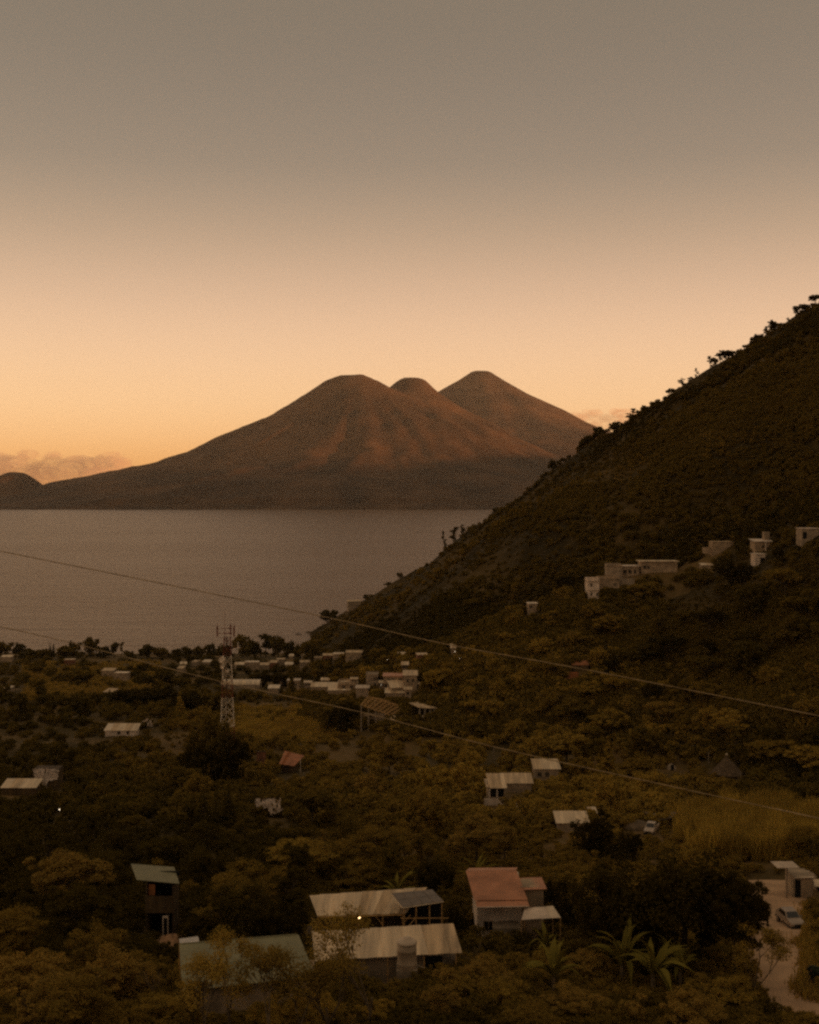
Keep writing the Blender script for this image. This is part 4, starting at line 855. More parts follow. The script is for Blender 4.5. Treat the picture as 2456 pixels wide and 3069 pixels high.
for i, x in enumerate((884, 895, 906, 914, 921)): 
    p0 = rl(x, 1494+i, Yc-4+i*.8); MB().tube((p0.x, p0.y, -3), (p0.x, p0.y, p0.z+.2), .22, .22, 8).build('column', M['pale'], o)
for i, x in enumerate((870, 878)): p0 = rl(x, 1509, Yc-6); MB().tube((p0.x, p0.y, -3), (p0.x, p0.y, p0.z), .2, .2, 8).build('column', M['wood'], o)
p0, p1 = rl(872, 1514, Yc-5), rl(912, 1506, Yc-1); MB().hexa([(p0.x, p0.y, -3), (p1.x, p1.y, -3), (p1.x, p1.y+4, -3), (p0.x, p0.y+4, -3), tuple(p0), tuple(p1), (p1.x, p1.y+4, p1.z), (p0.x, p0.y+4, p0.z)]).build('floor_slab', M['block'], o)
keep(864, 1477, 924, 1512, Yc-7); FOOT.append((o.location.x, Yc+1, 7))

# --- houses of the village and the slopes
HS = house
HS('vaulted_barn', 'long low barn with a rounded pale roof beside the antenna tower', 'barn', 466, 547, 1441, 1450, None, 8, 'wall', 'flat', 'tin2', keepit=True, land='the long vaulted barn')
o = bpy.data.objects[[x.name for x in COL.objects if x.name.startswith('vaulted_barn')][-1]]
for c_ in list(o.children):
    if c_.name.startswith('roof'): bpy.data.objects.remove(c_)
Yv = o.location.y; hh = px(0, 1441, Yv).z-o.location.z; ww = 81*K*Yv/F; nseg = 8
for i in range(nseg):
    mb = MB(); vs = []; x0_, x1_ = -ww/2+ww*i/nseg+.01, -ww/2+ww*(i+1)/nseg-.01
    for t_ in (0, .5, 1.0, 1.5, 2.0, 2.5, math.pi): y_, z_ = 4-4.2*math.cos(t_), hh+1.75*math.sin(t_); vs += [(x0_, y_, z_), (x1_, y_, z_), (x0_, y_, z_-.08), (x1_, y_, z_-.08)]
    fs = []
    for k in range(6): a = k*4; fs += [(a, a+1, a+5, a+4), (a+2, a+6, a+7, a+3), (a, a+4, a+6, a+2), (a+1, a+3, a+7, a+5)]
    fs += [(0, 2, 3, 1), (24, 25, 27, 26)]; mb.add(vs, fs); mb.build('roof_sheet', M[random.choice(['tin2', 'tin2', 'tin'])], o)
w4 = lambda *u: [(a, b, 1.0, 1.1) for a, b in u]
HS('house', 'narrow grey two storey block house, windows on its right half', 'house', 771, 796, 1422, 1448, None, 6, 'wall', 'flat', 'wall', over=.15, win=w4((.74, .62), (.92, .62), (.74, .15)), parapet=.4, land='the narrow grey block house', group='village houses')
HS('house', 'wide two storey house with a reddish roof edge and two rows of dark windows', 'house', 808, 850, 1424, 1453, None, 7, 'wall2', 'flat', 'red', over=.35, win=[(.28, .55, .9, 1.5), (.47, .55, .9, 1.5), (.84, .55, .9, 1.5), (.30, .1, .9, 1.4), (.55, .1, .9, 1.4), (.72, .1, .9, 1.4)], doors=[(.1, .9, 2, 'wood')], land='the red-edged two storey house', group='village houses')
HS('house', 'house with a raised rooftop shelter at the right end of the village', 'house', 850, 878, 1422, 1458, None, 7, 'wall2', 'shed', 'tin3', rise=.7, win=w4((.3, .62), (.7, .62)), group='village houses')
HS('shed', 'long sloping pale slab roof stepping down the right side of the village', 'shed', 824, 878, 1447, 1460, None, 6, 'wall', 'shed', 'tin', rise=1.6, rz=math.radians(14), group='village sheds')
HS('house', 'square grey block house with a bright flat roof above the timber frame', 'house', 750, 776, 1449, 1473, None, 6, 'wall2', 'flat', 'lid', over=.35, land='the bright flat roofed block house', group='village houses')
HS('house', 'narrow tall plastered wall house just above the columned shed', 'house', 852, 866, 1452, 1480, None, 5, 'wall2', 'flat', 'tin3', win=w4((.5, .6)), group='village houses')
HS('shed', 'low round-edged pale roof between the tall wall and the timber frame', 'shed', 812, 850, 1460, 1469, None, 5, 'wall2', 'shed', 'tin', rise=.9, group='village sheds')
HS('shed', 'broad low pale roof in the middle of the village', 'shed', 692, 738, 1454, 1463, None, 8, 'wall2', 'shed', 'tin', rise=1.6, land='the broad low village roof', group='village sheds')
HS('house', 'low house with a clutter of walls on its roof left of the bright flat roof', 'house', 712, 752, 1440, 1453, None, 7, 'wall2', 'flat', 'tin', win=w4((.3, .3), (.7, .3)), parapet=.6, group='village houses')
HS('shed', 'small pale roof at the left end of the middle village row', 'shed', 655, 695, 1446, 1457, None, 6, 'wall2', 'shed', 'tin', rise=1.2, group='village sheds')
HS('house', 'low tan house with a straight pale roof line beside the small conifer', 'house', 605, 631, 1433, 1452, None, 6, 'wall2', 'flat', 'lid', over=.25, win=w4((.7, .45)), land='the low tan house', group='village houses')
HS('house', 'little greenish stepped house tight against the small conifer', 'house', 581, 594, 1431, 1449, None, 5, 'wall', 'flat', 'wall', parapet=.5, group='village houses')
HS('shed', 'small shed with a short bright roof below the greenish stepped house', 'shed', 565, 587, 1449, 1460, None, 5, 'wall2', 'shed', 'tin2', rise=.8, group='village sheds')
for (x0, x1, yt, yb, nm, lb, wl, rf) in (
    (494, 514, 1399, 1410, 'house', 'small house with a curved pale roof, first of the far village row by the tower', 'wall', 'shed'), (516, 545, 1394, 1411, 'house', 'far row house with two dark openings and a roof hut', 'wall2', 'flat'),
    (547, 566, 1400, 1409, 'shed', 'low far row roof between the hut-topped house and the two level house', 'wall', 'shed'), (568, 582, 1395, 1407, 'shed', 'brownish far row shed left of the two level house', 'redwall', 'shed'),
    (583, 600, 1388, 1403, 'house', 'small two level house topping the far village row', 'wall', 'flat'), (600, 616, 1399, 1407, 'shed', 'shed tucked behind the right end of the far village row', 'wall2', 'shed'),
    (608, 618, 1381, 1388, 'shed', 'tiny pale roof under the shore trees right of the tower', 'wall', 'shed'), (634, 644, 1379, 1386, 'shed', 'tiny dim roof among shore trees above the village', 'wall', 'shed'),
    (632, 652, 1394, 1402, 'shed', 'pair-gabled little pale roof in the trees right of the far row', 'wall', 'gable'), (662, 678, 1384, 1390, 'shed', 'thin bright roof line under the brown bank near the shore', 'wall', 'shed'),
    (680, 702, 1380, 1392, 'house', 'brown roofed shoreline house left of the pale twin houses', 'redwall', 'gable'), (701, 722, 1377, 1394, 'house', 'pale shoreline house, left one of two at the promontory foot', 'wall2', 'flat'),
    (728, 762, 1374, 1393, 'house', 'larger pale shoreline house, right one of two at the promontory foot', 'wall2', 'gable'), (833, 862, 1380, 1390, 'house', 'wide dim roof showing through trees below the dark ridge', 'wall2', 'shed'),
    (880, 901, 1379, 1400, 'house', 'small red walled house with a white box on its roof', 'redwall', 'flat'), (950, 960, 1366, 1374, 'hut', 'tiny hut by the lamp where the spur begins', 'wall2', 'shed'),
    (380, 393, 1398, 1408, 'shed', 'tiny shed on the field edge left of the tower', 'wall', 'shed'), (403, 414, 1393, 1402, 'tank_house', 'small pale dome roofed hut left of the tower', 'wall', 'flat'),
    (339, 352, 1377, 1384, 'shed', 'small white roof among the shore trees', 'wall', 'shed'), (426, 442, 1394, 1399, 'shed', 'faint low roof just left of the tower dishes', 'wall2', 'shed'),
    (373, 386, 1407, 1415, 'shed', 'second tiny shed on the field edge left of the tower', 'wall2', 'shed'), (2, 25, 1383, 1393, 'shed', 'white roofed shed in the trees at the left picture edge', 'wall2', 'shed'),
    (136, 157, 1389, 1402, 'house', 'small reddish house with a white right edge below the shore trees', 'redwall', 'flat'),
    (214, 240, 1412, 1426, 'house', 'left half of the ruined-looking field house, white roofed', 'wall2', 'shed'), (240, 268, 1417, 1433, 'house', 'long walled right part of the field house', 'wall2', 'flat'),
    (217, 238, 1457, 1466, 'shed', 'low white roofed shed on the brown field', 'wall', 'shed'), (0, 18, 1453, 1459, 'shed', 'thin bright roof cut by the left picture edge', 'wall', 'shed')):
    HS(nm, lb, 'house' if nm in ('house', 'tank_house') else nm, x0, x1, yt, yb, None, 5, wl, rf, ('tin2', 'tin3', 'tin')[int(x0) % 3] if rf != 'gable' else 'tin3', rise=.9, over=.2, keepit=int(x0+yt) % 5 < 3, rz=math.radians((int(x0*7) % 31)-15),
       win=[(.3, .35, .8, .9), (.7, .35, .8, .9)] if nm == 'house' else (), group='far village houses' if nm == 'house' else 'far village sheds', nsheet=3)
LAND += [('the far village row', 555, 1402), ('the pale twin houses', 730, 1384), ('the red walled house', 890, 1388), ('the field house', 240, 1424), ('the small reddish house', 147, 1395), ('the low white shed', 228, 1461)]
for x0, x1, yt, yb, lb, wl, rf in ((640, 656, 1437, 1448, 'small pale block house left of the middle village row', 'wall', 'flat'), (738, 753, 1430, 1442, 'pale cube house rising behind the low house with rooftop walls', 'wall2', 'flat'), (866, 884, 1440, 1452, 'stubby house at the far right foot of the village', 'wall', 'shed'),
    (798, 810, 1438, 1449, 'narrow dim house squeezed between the two tallest village houses', 'wall2', 'flat'), (676, 694, 1432, 1442, 'dim house tucked behind the broad low village roof', 'wall2', 'gable'), (820, 836, 1452, 1462, 'small lean-to house under the long sloping slab roof', 'wall', 'shed'), (846, 860, 1400, 1412, 'little house alone uphill of the raised rooftop shelter', 'wall2', 'gable')):
    HS('house', lb, 'house', x0, x1, yt, yb, None, 5, wl, rf, ('tin', 'tin3')[x0 % 2], rise=.9, over=.2, win=w4((.3, .4), (.72, .4)), group='village houses', nsheet=3)
# long tin shed at left
o, w, h, d = HS('long_shed', 'long low shed, pale left third and grey right roof, in the grassy field', 'shed', 222, 286, 1538, 1549, None, 5, 'white', 'shed', 'tin', rise=1.3, over=.4, win=w4((.45, .25), (.75, .25)), land='the long field shed')
for i, c_ in enumerate([c_ for c_ in o.children if c_.name.startswith('roof_sheet')]): c_.data.materials[0] = M['tin2'] if i < 1 else M['tin3'] if i % 2 else M['tin']
# white plastic sheeting
def crumple(o, q, m, seed, nu=9, nv=7, amp=.28, name='sheeting', holes=.0):
    r = random.Random(seed); q = [Vector(p) for p in q]; n = (q[1]-q[0]).cross(q[3]-q[0]).normalized(); vs = []; fs = []
    for j in range(nv+1):
        for i in range(nu+1):
            p = q[0].lerp(q[1], i/nu).lerp(q[3].lerp(q[2], i/nu), j/nv); e_ = 0 if 0 < j < nv and 0 < i < nu else .3
            vs.append(p+n*(amp*(r.random()-.5)*2)+Vector((r.uniform(-.3, .3)*e_*2, 0, r.uniform(-.5, .5)*e_*1.6)))
    k = (nu+1)*(nv+1); vs += [v-n*.03 for v in vs]
    for j in range(nv):
        for i in range(nu):
            if r.random() < holes: continue
            a = j*(nu+1)+i; fs += [(a, a+1, a+nu+2, a+nu+1), (k+a, k+a+nu+1, k+a+nu+2, k+a+1)]
    mb = MB(); mb.add(vs, fs); return mb.build(name, M[m], o, True)
Yw = hit(98, 1662, 240); o, w, h, d = HS('wrapped_building', 'half built brown block wrapped in torn white plastic sheeting', 'building', 69, 122, 1622, 1660, Yw, 4, 'brown', 'flat', 'wood', over=.05, land='the sheeting-wrapped building')
crumple(o, [(-w/2+.0, -.25, h+.5), (.0, -.3, h+.4), (-.1, -.35, h*.25), (-w/2+1.2, -.35, h*.42)], 'tarp', 4); crumple(o, [(.1, -.3, h+.5), (w/2+.3, -.1, h+.3), (w/2, -.3, h*.52), (.1, -.4, h*.52)], 'tarp', 5); crumple(o, [(-.5, -.45, h*.6), (.9, -.5, h*.5), (.5, -.5, h*.08), (-.4, -.45, h*.1)], 'tarp', 6, 5, 5)
HS('shed', 'long low pale roofed shed at the left edge below the wrapped building', 'shed', 4, 74, 1663, 1675, None, 4, 'brown', 'shed', 'tin', rise=.9, over=.3)
Yw = hit(566, 1722, 200); p = px(566, 1722, Yw); o = empty('tarp_shelter', (p.x, Yw, hz(p.x, Yw)), 'shelter of ragged white tarpaulins on thin poles among dark trees', 'shelter'); rl = lambda x, y: rel(o, px(x, y, Yw))
crumple(o, [rl(536, 1681), rl(562, 1681), rl(564, 1700), rl(540, 1700)], 'tarp', 8, 7, 5, .25, 'tarpaulin', .1); crumple(o, [rl(560, 1682), rl(592, 1680), rl(596, 1705), rl(568, 1716)], 'tarp', 9, 7, 6, .3, 'tarpaulin', .12)
for x in (538, 562, 592): p0 = rl(x, 1681); MB().tube((p0.x, .15, -.6), (p0.x, .15, p0.z+.15), .06).build('pole', M['wood'], o)
p0, p1 = rl(536, 1681), rl(594, 1681); MB().tube((p0.x, .12, p0.z+.05), (p1.x, .12, p1.z+.05), .05).build('ridge_pole', M['wood'], o); MB().tube((p0.x, 2.5, p0.z-.6), (p1.x, 2.5, p1.z-.6), .05).build('rear_pole', M['wood'], o)
keep(534, 1678, 597, 1718, Yw-2); LAND.append(('the ragged white tarps', 566, 1698))
Yw = hit(312, 1535, 380); p = px(312, 1535, Yw); o = empty('tarp_shelter', (p.x, Yw, hz(p.x, Yw)), 'collapsed white sheeting on leaning poles right of the long field shed', 'shelter'); rl = lambda x, y: rel(o, px(x, y, Yw))
crumple(o, [rl(298, 1520), rl(311, 1511), rl(313, 1514), rl(299, 1524)], 'tarp', 11, 5, 2, .25, 'tarpaulin', .1); crumple(o, [rl(311, 1512), rl(322, 1521), rl(320, 1530), rl(312, 1528)], 'tarp', 12, 5, 4, .3, 'tarpaulin', .3)
for x, y in ((299, 1522), (311, 1511), (322, 1521)): p0 = rl(x, y); MB().tube((p0.x, .1, -.6), (p0.x, .1, p0.z+.1), .09).build('pole', M['pale'], o)
keep(297, 1508, 325, 1531, Yw-2)
# red-roofed cottage in the middle
Yr = hit(612, 1628, 290); p = px(612, 1628, Yr); o = empty('cottage', (p.x, Yr, hz(p.x, Yr)), 'cottage with a slanting rust red roof in the trees right of centre-left', 'cottage'); o['label'] = 'cottage with a slanting rust red roof and one white post, below the antenna tower'
rl = lambda x, y, dy=0: rel(o, px(x, y, Yr+dy)); q = [rl(600, 1580, 5), rl(641, 1591, 4), rl(619, 1613, -1), rl(588, 1608, 0)]; sheets(o, q, 6, ['red', 'red', 'orange'], amp=.04, waves=4, lift=.03)
MB().hexa([(q[3].x+.6, 1, -1), (q[2].x-.6, .6, -1), (q[1].x-1.6, 4, -1), (q[0].x+.8, 4.6, -1), (q[3].x+.6, 1, q[3].z-.15), (q[2].x-.6, .6, q[2].z-.1), (q[1].x-1.6, 4, q[1].z-.3), (q[0].x+.8, 4.6, q[0].z-.3)]).build('wall', M['brown'], o)
p0 = rl(632, 1601); MB().tube((p0.x, 1.2, -1), (p0.x, 1.2, p0.z), .1).build('post', M['white'], o); MB().box(q[3].x+1.0, q[3].x+1.9, .5, .56, -.2, 1.7).build('door', M['wood'], o)
keep(586, 1578, 642, 1625, Yr-2); FOOT.append((o.location.x, Yr+2, 4)); LAND.append(('the rust red cottage', 614, 1597))
Yr = hit(550, 1615, 300); HS('wall', 'remnant of a pinkish rendered wall left of the rust red cottage', 'wall', 541, 560, 1583, 1612, Yr, .4, 'redwall', 'flat', 'wood', over=.05)
# houses right of centre
o, w, h, d = HS('balcony_house', 'pale house with a balcony wall and two white pillars among trees', 'house', 1028, 1064, 1657, 1692, None, 6, 'wall2', 'flat', 'tin3', over=.4, land='the balcony house')
MB().box(-w/2-.9, w/2+.1, -1.5, -1.3, h*.02, h*.42).build('balcony_wall', M['white'], o); MB().box(-w/2-.9, w/2+.1, -1.5, -.004, h*.0-.2, h*.02-.004).build('balcony_floor', M['block'], o); MB().box(-w/2+.2, w/2-.3, -.05, -.004, h*.42, h-.1).build('shade_panel', M['dark'], o)  # dark plate paints the shade behind the balcony; the wall is solid
for u in (.06, .5): MB().tube((-w/2+u*w, -1.4, h*.42), (-w/2+u*w, -1.4, h), .13).build('pillar', M['white'], o)
sheets(o, [(-w/2-.2, 5, h+1.6), (w/2, 5, h+1.6), (w/2+.2, -1.7, h+.2), (-w/2+.3, -1.7, h+.2)], 4, ['tin', 'tin3'], amp=.03)
Yb_ = o.location.y
HS('house', 'long low pale roofed wing running right from the balcony house', 'house', 1062, 1120, 1649, 1668, None, 5, 'wall2', 'shed', 'tin3', rise=1.0, over=.3)
HS('house', 'pale house with a stepped roof up the slope right of the balcony house', 'house', 1126, 1178, 1619, 1642, None, 6, 'wall2', 'shed', 'tin', rise=1.0, over=.3, win=w4((.2, .3), (.5, .3)), land='the stepped pale house')
HS('outhouse', 'tiny white outhouse hidden in leaves just below the balcony house', 'outhouse', 1090, 1106, 1696, 1716, None, 2.5, 'white', 'flat', 'tin', doors=[(.5, .8, 1.6, 'wood')], over=.15, keepit=False)
HS('shed', 'broad low pinkish pale roof nearly buried in bushes', 'shed', 1174, 1238, 1737, 1743, None, 4, 'wall2', 'shed', 'tin', rise=1.0, over=.3, z0=1752, land='the broad low bush-bound roof')
HS('shed', 'two small bright sheets roofing a hut by the dark conifer', 'shed', 1242, 1256, 1722, 1730, None, 2.5, 'wood', 'shed', 'tin2', rise=.5, over=.2, keepit=False)
# dark tarpaulin shelter beside the pickup
Yd = Yp+9; p = px(1395, 1722, Yd); o = empty('tarp_shelter', (p.x, Yd, hz(p.x, Yd)), 'drooping dark tarpaulin stretched over poles above the white pickup', 'shelter'); rl = lambda x, y, dy=0: rel(o, px(x, y, Yd+dy))
n = 12; vs = []; fs = []
for j in range(5):
    for i in range(n+1):
        u, v = i/n, j/4; a = rl(1354+70*u, 1707+6*math.sin(u*3.1)-5*math.sin(u*9)*0, 3); b_ = rl(1358+66*u, 1711+17*math.sin(u*math.pi)**.8+2*math.sin(u*8), -2); vs.append(a.lerp(b_, v)+Vector((0, 0, .12*math.sin(v*3.1))))
k = len(vs); vs += [v-Vector((0, 0, .04)) for v in vs]
for j in range(4):
    for i in range(n): a = j*(n+1)+i; fs += [(a, a+1, a+n+2, a+n+1), (k+a, k+a+n+1, k+a+n+2, k+a+1)]
mb = MB(); mb.add(vs, fs); mb.build('tarpaulin', M['tarpdark'], o, True)
for x, y in ((1356, 1710), (1382, 1722), (1424, 1712)): p0 = rl(x, y); MB().tube((p0.x, .2, -1), (p0.x, .2, p0.z+.1), .08).build('pole', M['pale'], o)
keep(1354, 1704, 1426, 1732, Yd-3); LAND.append(('the drooping dark tarpaulin', 1390, 1718))
mb = MB(); mb.lathe((0, 0, 0), [(3.2, 0), (2.9, .8), (2.1, 1.5), (1.0, 1.9), (.05, 2.0)], 18); p = px(1344, 1738, Yp+5); hp = mb.build('brush_heap', M['tarpdark'], None, True); hp.location = (p.x, p.y, hz(p.x, p.y)); hp.scale = (.8, .8, .8); tag(hp, 'rounded brown covered heap left of the white pickup', 'heap'); keep(1330, 1724, 1356, 1738, Yp+2)
p = px(1414, 1616, hit(1414, 1620)); o = empty('garden_dome', (p.x, p.y, hz(p.x, p.y)), 'small pale domed hut showing over bushes on the right', 'hut'); ztop = px(0, 1607, p.y).z-o.location.z; r_ = 14*K*p.y/F/2*1.4
MB().lathe((0, 0, 0), [(r_, -.5), (r_, ztop-r_*1.1), (r_*.8, ztop-r_*.55), (r_*.4, ztop-r_*.15), (.04, ztop)], 12).build('shell', M['wall'], o); MB().box(-.4, .4, -r_*1.02, -r_*.9, 0, 1.5).build('door', M['dark'], o); keep(1404, 1605, 1424, 1620, p.y-2)
Yh = hit(1530, 1645, 240); p = px(1530, 1640, Yh); o = empty('thatched_hut', (p.x, Yh, hz(p.x, Yh)), 'big pyramid-roofed thatched hut with a white ball on its tip', 'hut'); zt = px(0, 1590, Yh).z-o.location.z; r_ = 66*K*Yh/F/2
for j in range(4):
    z0_, z1_ = zt*(.34+.66*j/4)-.12, zt*(.34+.66*(j+1)/4); ra, rb = r_*(1-j/4)*1.04, r_*(1-(j+1)/4)+.02
    mb = MB(); mb.lathe((0, 0, 0), [(ra, z0_), (rb, z1_)], 4 if False else 8); mb.build('thatch_layer', M['thatch'], o)
MB().lathe((0, 0, zt), [(.08, -.1), (.2, .05), (.25, .2), (.2, .35), (.05, .45)], 10).build('finial', M['lid'], o)
for k in range(6): a = k*math.pi/3; MB().tube((r_*.8*math.cos(a), r_*.8*math.sin(a), -1), (r_*.8*math.cos(a), r_*.8*math.sin(a), zt*.42), .12).build('post', M['wood'], o)
MB().lathe((0, 0, 0), [(r_*.7, -1), (r_*.7, zt*.4)], 8).build('wall', M['brown'], o); keep(1500, 1588, 1562, 1625, Yh-4); FOOT.append((p.x, Yh, 4)); LAND.append(('the thatched hut', 1530, 1612))
HS('shed', 'small shed with an orange sheet roof high on the dark slope', 'shed', 1206, 1239, 1401, 1408, None, 4, 'brown', 'shed', 'orange', rise=.9, over=.2, nsheet=4, z0=1411, land='the orange-roofed shed')
HS('wall', 'separate orange rusted wall just below the orange roofed shed', 'wall', 1192, 1218, 1414, 1425, None, .3, 'orange', 'flat', 'wood', over=.03, z0=1428)
HS('house', 'small tan house by itself on the lower end of the spur', 'house', 1112, 1132, 1271, 1288, None, 5, 'wall2', 'flat', 'tin2', over=.2, win=w4((.3, .5)), z0=1291, land='the lone spur house')
HS('house', 'white walled house on the lakeside slope of the promontory', 'house', 733, 760, 1266, 1279, None, 6, 'wall', 'shed', 'tin3', rise=1.0, over=.5, rz=math.radians(12), win=w4((.3, .4), (.6, .4)), z0=1282, land='the lakeside slope house')
# white terrace houses on the spur
Ys = 372.
o, w, h, d = HS('terrace_house', 'tall narrow white two storey house at the tip of the spur terrace', 'house', 1238, 1262, 1224, 1261, None, 7, 'white', 'flat', 'wall2', over=.35, z0=1263, win=[(.3, .72, .7, 1.2), (.3, .22, .7, 1.2), (.8, .22, .6, 1.0)], parapet=.9, land='the white spur house')
MB().box(-w/2-.08, w/2+.08, -.08, -.004, h*.47, h*.52).build('floor_band', M['wall2'], o)
HS('terrace_house', 'low white wing with parapet running right from the tall spur house', 'house', 1262, 1304, 1219, 1236, None, 6, 'wall2', 'flat', 'wall2', over=.2, parapet=.5, z0=1240, win=[(.8, .3, .8, 1.0)])
HS('terrace_house', 'square grey upper house standing behind the white wing', 'house', 1279, 1310, 1192, 1215, None, 6, 'wall', 'flat', 'wall2', over=.2, parapet=.6, z0=1222)
HS('terrace_house', 'upper house with three dark windows under a thin white roof', 'house', 1308, 1345, 1192, 1212, None, 6, 'wall2', 'flat', 'white', over=.4, z0=1216, win=[(.22, .35, 1.3, 1.5), (.5, .35, 1.3, 1.5), (.78, .35, .9, 1.5)])
HS('terrace_house', 'long grey house with an overhanging slab roof on the spur', 'house', 1350, 1426, 1182, 1200, None, 6, 'wall2', 'flat', 'tin', over=.7, z0=1205, win=[(.1, .3, 1.2, 1.4), (.2, .3, 1.0, 1.4)], land='the long spur house')
HS('retaining_wall', 'pale retaining wall below the three-windowed house', 'wall', 1300, 1336, 1219, 1230, None, .6, 'wall', 'flat', 'wall', over=.05, z0=1233)
HS('compound_wall', 'long brownish wall climbing the slope right of the long spur house', 'wall', 1480, 1546, 1153, 1160, None, .6, 'wall2', 'flat', 'wall2', over=.05, z0=1163, base=.4)
HS('house', 'low house behind the brownish compound wall', 'house', 1500, 1545, 1141, 1152, None, 5, 'wall2', 'flat', 'tin3', over=.2, z0=1160)
HS('shed', 'small pale roofed shed below the brownish compound wall', 'shed', 1478, 1502, 1190, 1196, None, 4, 'wall2', 'shed', 'tin2', rise=.6, over=.2, z0=1200)
o, w, h, d = HS('pillared_house', 'white pillared house with a water tank on its slanted roof line', 'house', 1590, 1624, 1140, 1156, None, 6, 'wall2', 'shed', 'white', rise=.7, over=.6, z0=1160, win=w4((.5, .3)), land='the pillared house')
for u in (.6, .98): MB().box(-w/2+u*w-.15, -w/2+u*w+.15, -1.2, -.9, -1, h).build('pillar', M['white'], o)
MB().box(w/2-1.6, w/2+.4, 3, 5, h+.1, h+3.2).build('roof_tower', M['wall'], o)
o, w, h, d = HS('pillared_house', 'small white lower storey with two dark doorways below the pillared house', 'house', 1590, 1612, 1167, 1183, None, 5, 'white', 'flat', 'white', over=.3, z0=1186, doors=[(.62, .9, 1.9, 'dark'), (.86, .8, 1.9, 'dark')])
o, w, h, d = HS('house', 'white arched house at the right picture edge above the spur', 'house', 1689, 1735, 1113, 1129, None, 6, 'wall', 'flat', 'white', over=.3, z0=1134, doors=[(.12, 1.2, 2.2, 'dark')], land='the white edge house')
# lamps
for (x, y, lb, m, r_) in ((803, 1441.5, 'bright street lamp between the grey block house and the red-edged house', 'bulb2', .26), (958, 1371.5, 'white lamp on the slope where the spur begins', 'bulb2', .3), (725, 1451, 'weak lamp at the foot of the middle village roofs', 'bulb2', .16), (816, 1388.5, 'faint lamp in the dark trees above the village', 'bulb2', .18), (968, 1386, 'dim lamp just below the lamp on the slope', 'bulb2', .16)):
    Yl = hit(x, y+6, 500)-2; lamp(lb, x, y, Yl, r_*.42*Yl/520, m, 'pole'); keep(x-4, y-4, x+4, y+4, Yl-1)
for (x, y, lb) in ((1257, 1949, 'lone bright lamp in the dark trees left of the banana plants'), (125.5, 1704, 'tiny bright lamp in the trees below the wrapped building')):
    Yl = hit(x, y+8, 150)-3; lamp(lb, x, y, Yl, .06*Yl/120, 'bulb2', 'pole'); keep(x-7, y-7, x+7, y+7, Yl-1)
# poles
for (x, y0, y1, lb) in ((1040, 1573, 1600, 'thin dark utility pole standing in the trees below the lower cable'), (1582, 1785, 1806, 'short pale post at the edge of the cane field'), (1492, 1963-380, 1608, 'thin bare post left of the thatched hut')):
    Yq = hit(x, y1); p = px(x, y1, Yq); o = empty('utility_pole', (p.x, Yq, hz(p.x, Yq)), lb, 'pole'); zt = px(x, y0, Yq).z-o.location.z; MB().tube((0, 0, -1), (0, 0, zt), .13, .09).build('shaft', M['pale'], o); MB().box(-.6, .6, -.05, .05, zt-.5, zt-.4).build('crossarm', M['wood'], o); keep(x-4, y0, x+4, y1-4, Yq-2)
# boat on the lake
Yo = 150*3600/(1335.5*K-HY); p = px(628, 1335.5, Yo); o = empty('boat', (p.x, Yo, 0), 'small dark boat alone on the lake off the wooded point', 'boat'); o.rotation_euler.z = .5
mb = MB(); mb.add([(-3.2, 0, .75), (-2, -.75, .55), (2.8, -.7, .55), (2.8, .7, .55), (-2, .75, .55), (-2.6, 0, -.15), (-1.8, -.45, -.15), (2.6, -.45, -.15), (2.6, .45, -.15), (-1.8, .45, -.15)], [(0, 1, 6, 5), (1, 2, 7, 6), (2, 3, 8, 7), (3, 4, 9, 8), (4, 0, 5, 9), (5, 6, 7, 8, 9), (0, 4, 3, 2, 1)]); mb.build('hull', M['boat'], o)
MB().box(-.6, 1.9, -.65, .65, 1.75, 1.82).build('canopy', M['boat'], o)
for xx in (-.5, 1.8):
    for yy in (-.55, .55): MB().tube((xx, yy, .5), (xx, yy, 1.75), .05).build('canopy_post', M['boat'], o)
MB().box(2.82, 3.1, -.2, .2, -.1, .9).build('outboard_motor', M['tyre'], o)

# ------------------------------------------------------------------ banana plants
def banana_leaf(L_, wd, droop, seed):
    r = random.Random(seed); vs = []; fs = []; n = 9
    for i in range(n+1):
        t_ = i/n; y_ = L_*t_*(1-.18*droop*t_); z_ = L_*(.95*t_-(.55+droop*.75)*t_*t_); hwid = wd*math.sin(min(1, t_*1.05+.06)*math.pi)**.6*.5+.02
        nick = r.uniform(.75, 1.05); vs += [(-hwid*nick, y_, z_+hwid*.28), (0, y_, z_), (hwid*r.uniform(.75, 1.05), y_, z_+hwid*.28)]
    k = len(vs); vs += [(a, b, c-.015) for a, b, c in vs]
    for i in range(n):
        a = i*3; fs += [(a, a+1, a+4, a+3), (a+1, a+2, a+5, a+4), (k+a, k+a+3, k+a+4, k+a+1), (k+a+1, k+a+4, k+a+5, k+a+2)]
    me = bpy.data.meshes.new('leaf'); me.from_pydata(vs, [], fs); me.update(); me.materials.append(LEAF['banana']); return me
BL = [banana_leaf(2.7, .42, d_, i) for i, d_ in enumerate((.05, .25, .5, .8))]
st_me = MB().lathe((0, 0, 0), [(.2, -.5), (.17, .6), (.13, 1.5), (.09, 2.1)], 9).mesh('stem'); st_me.materials.append(M['palebark'])
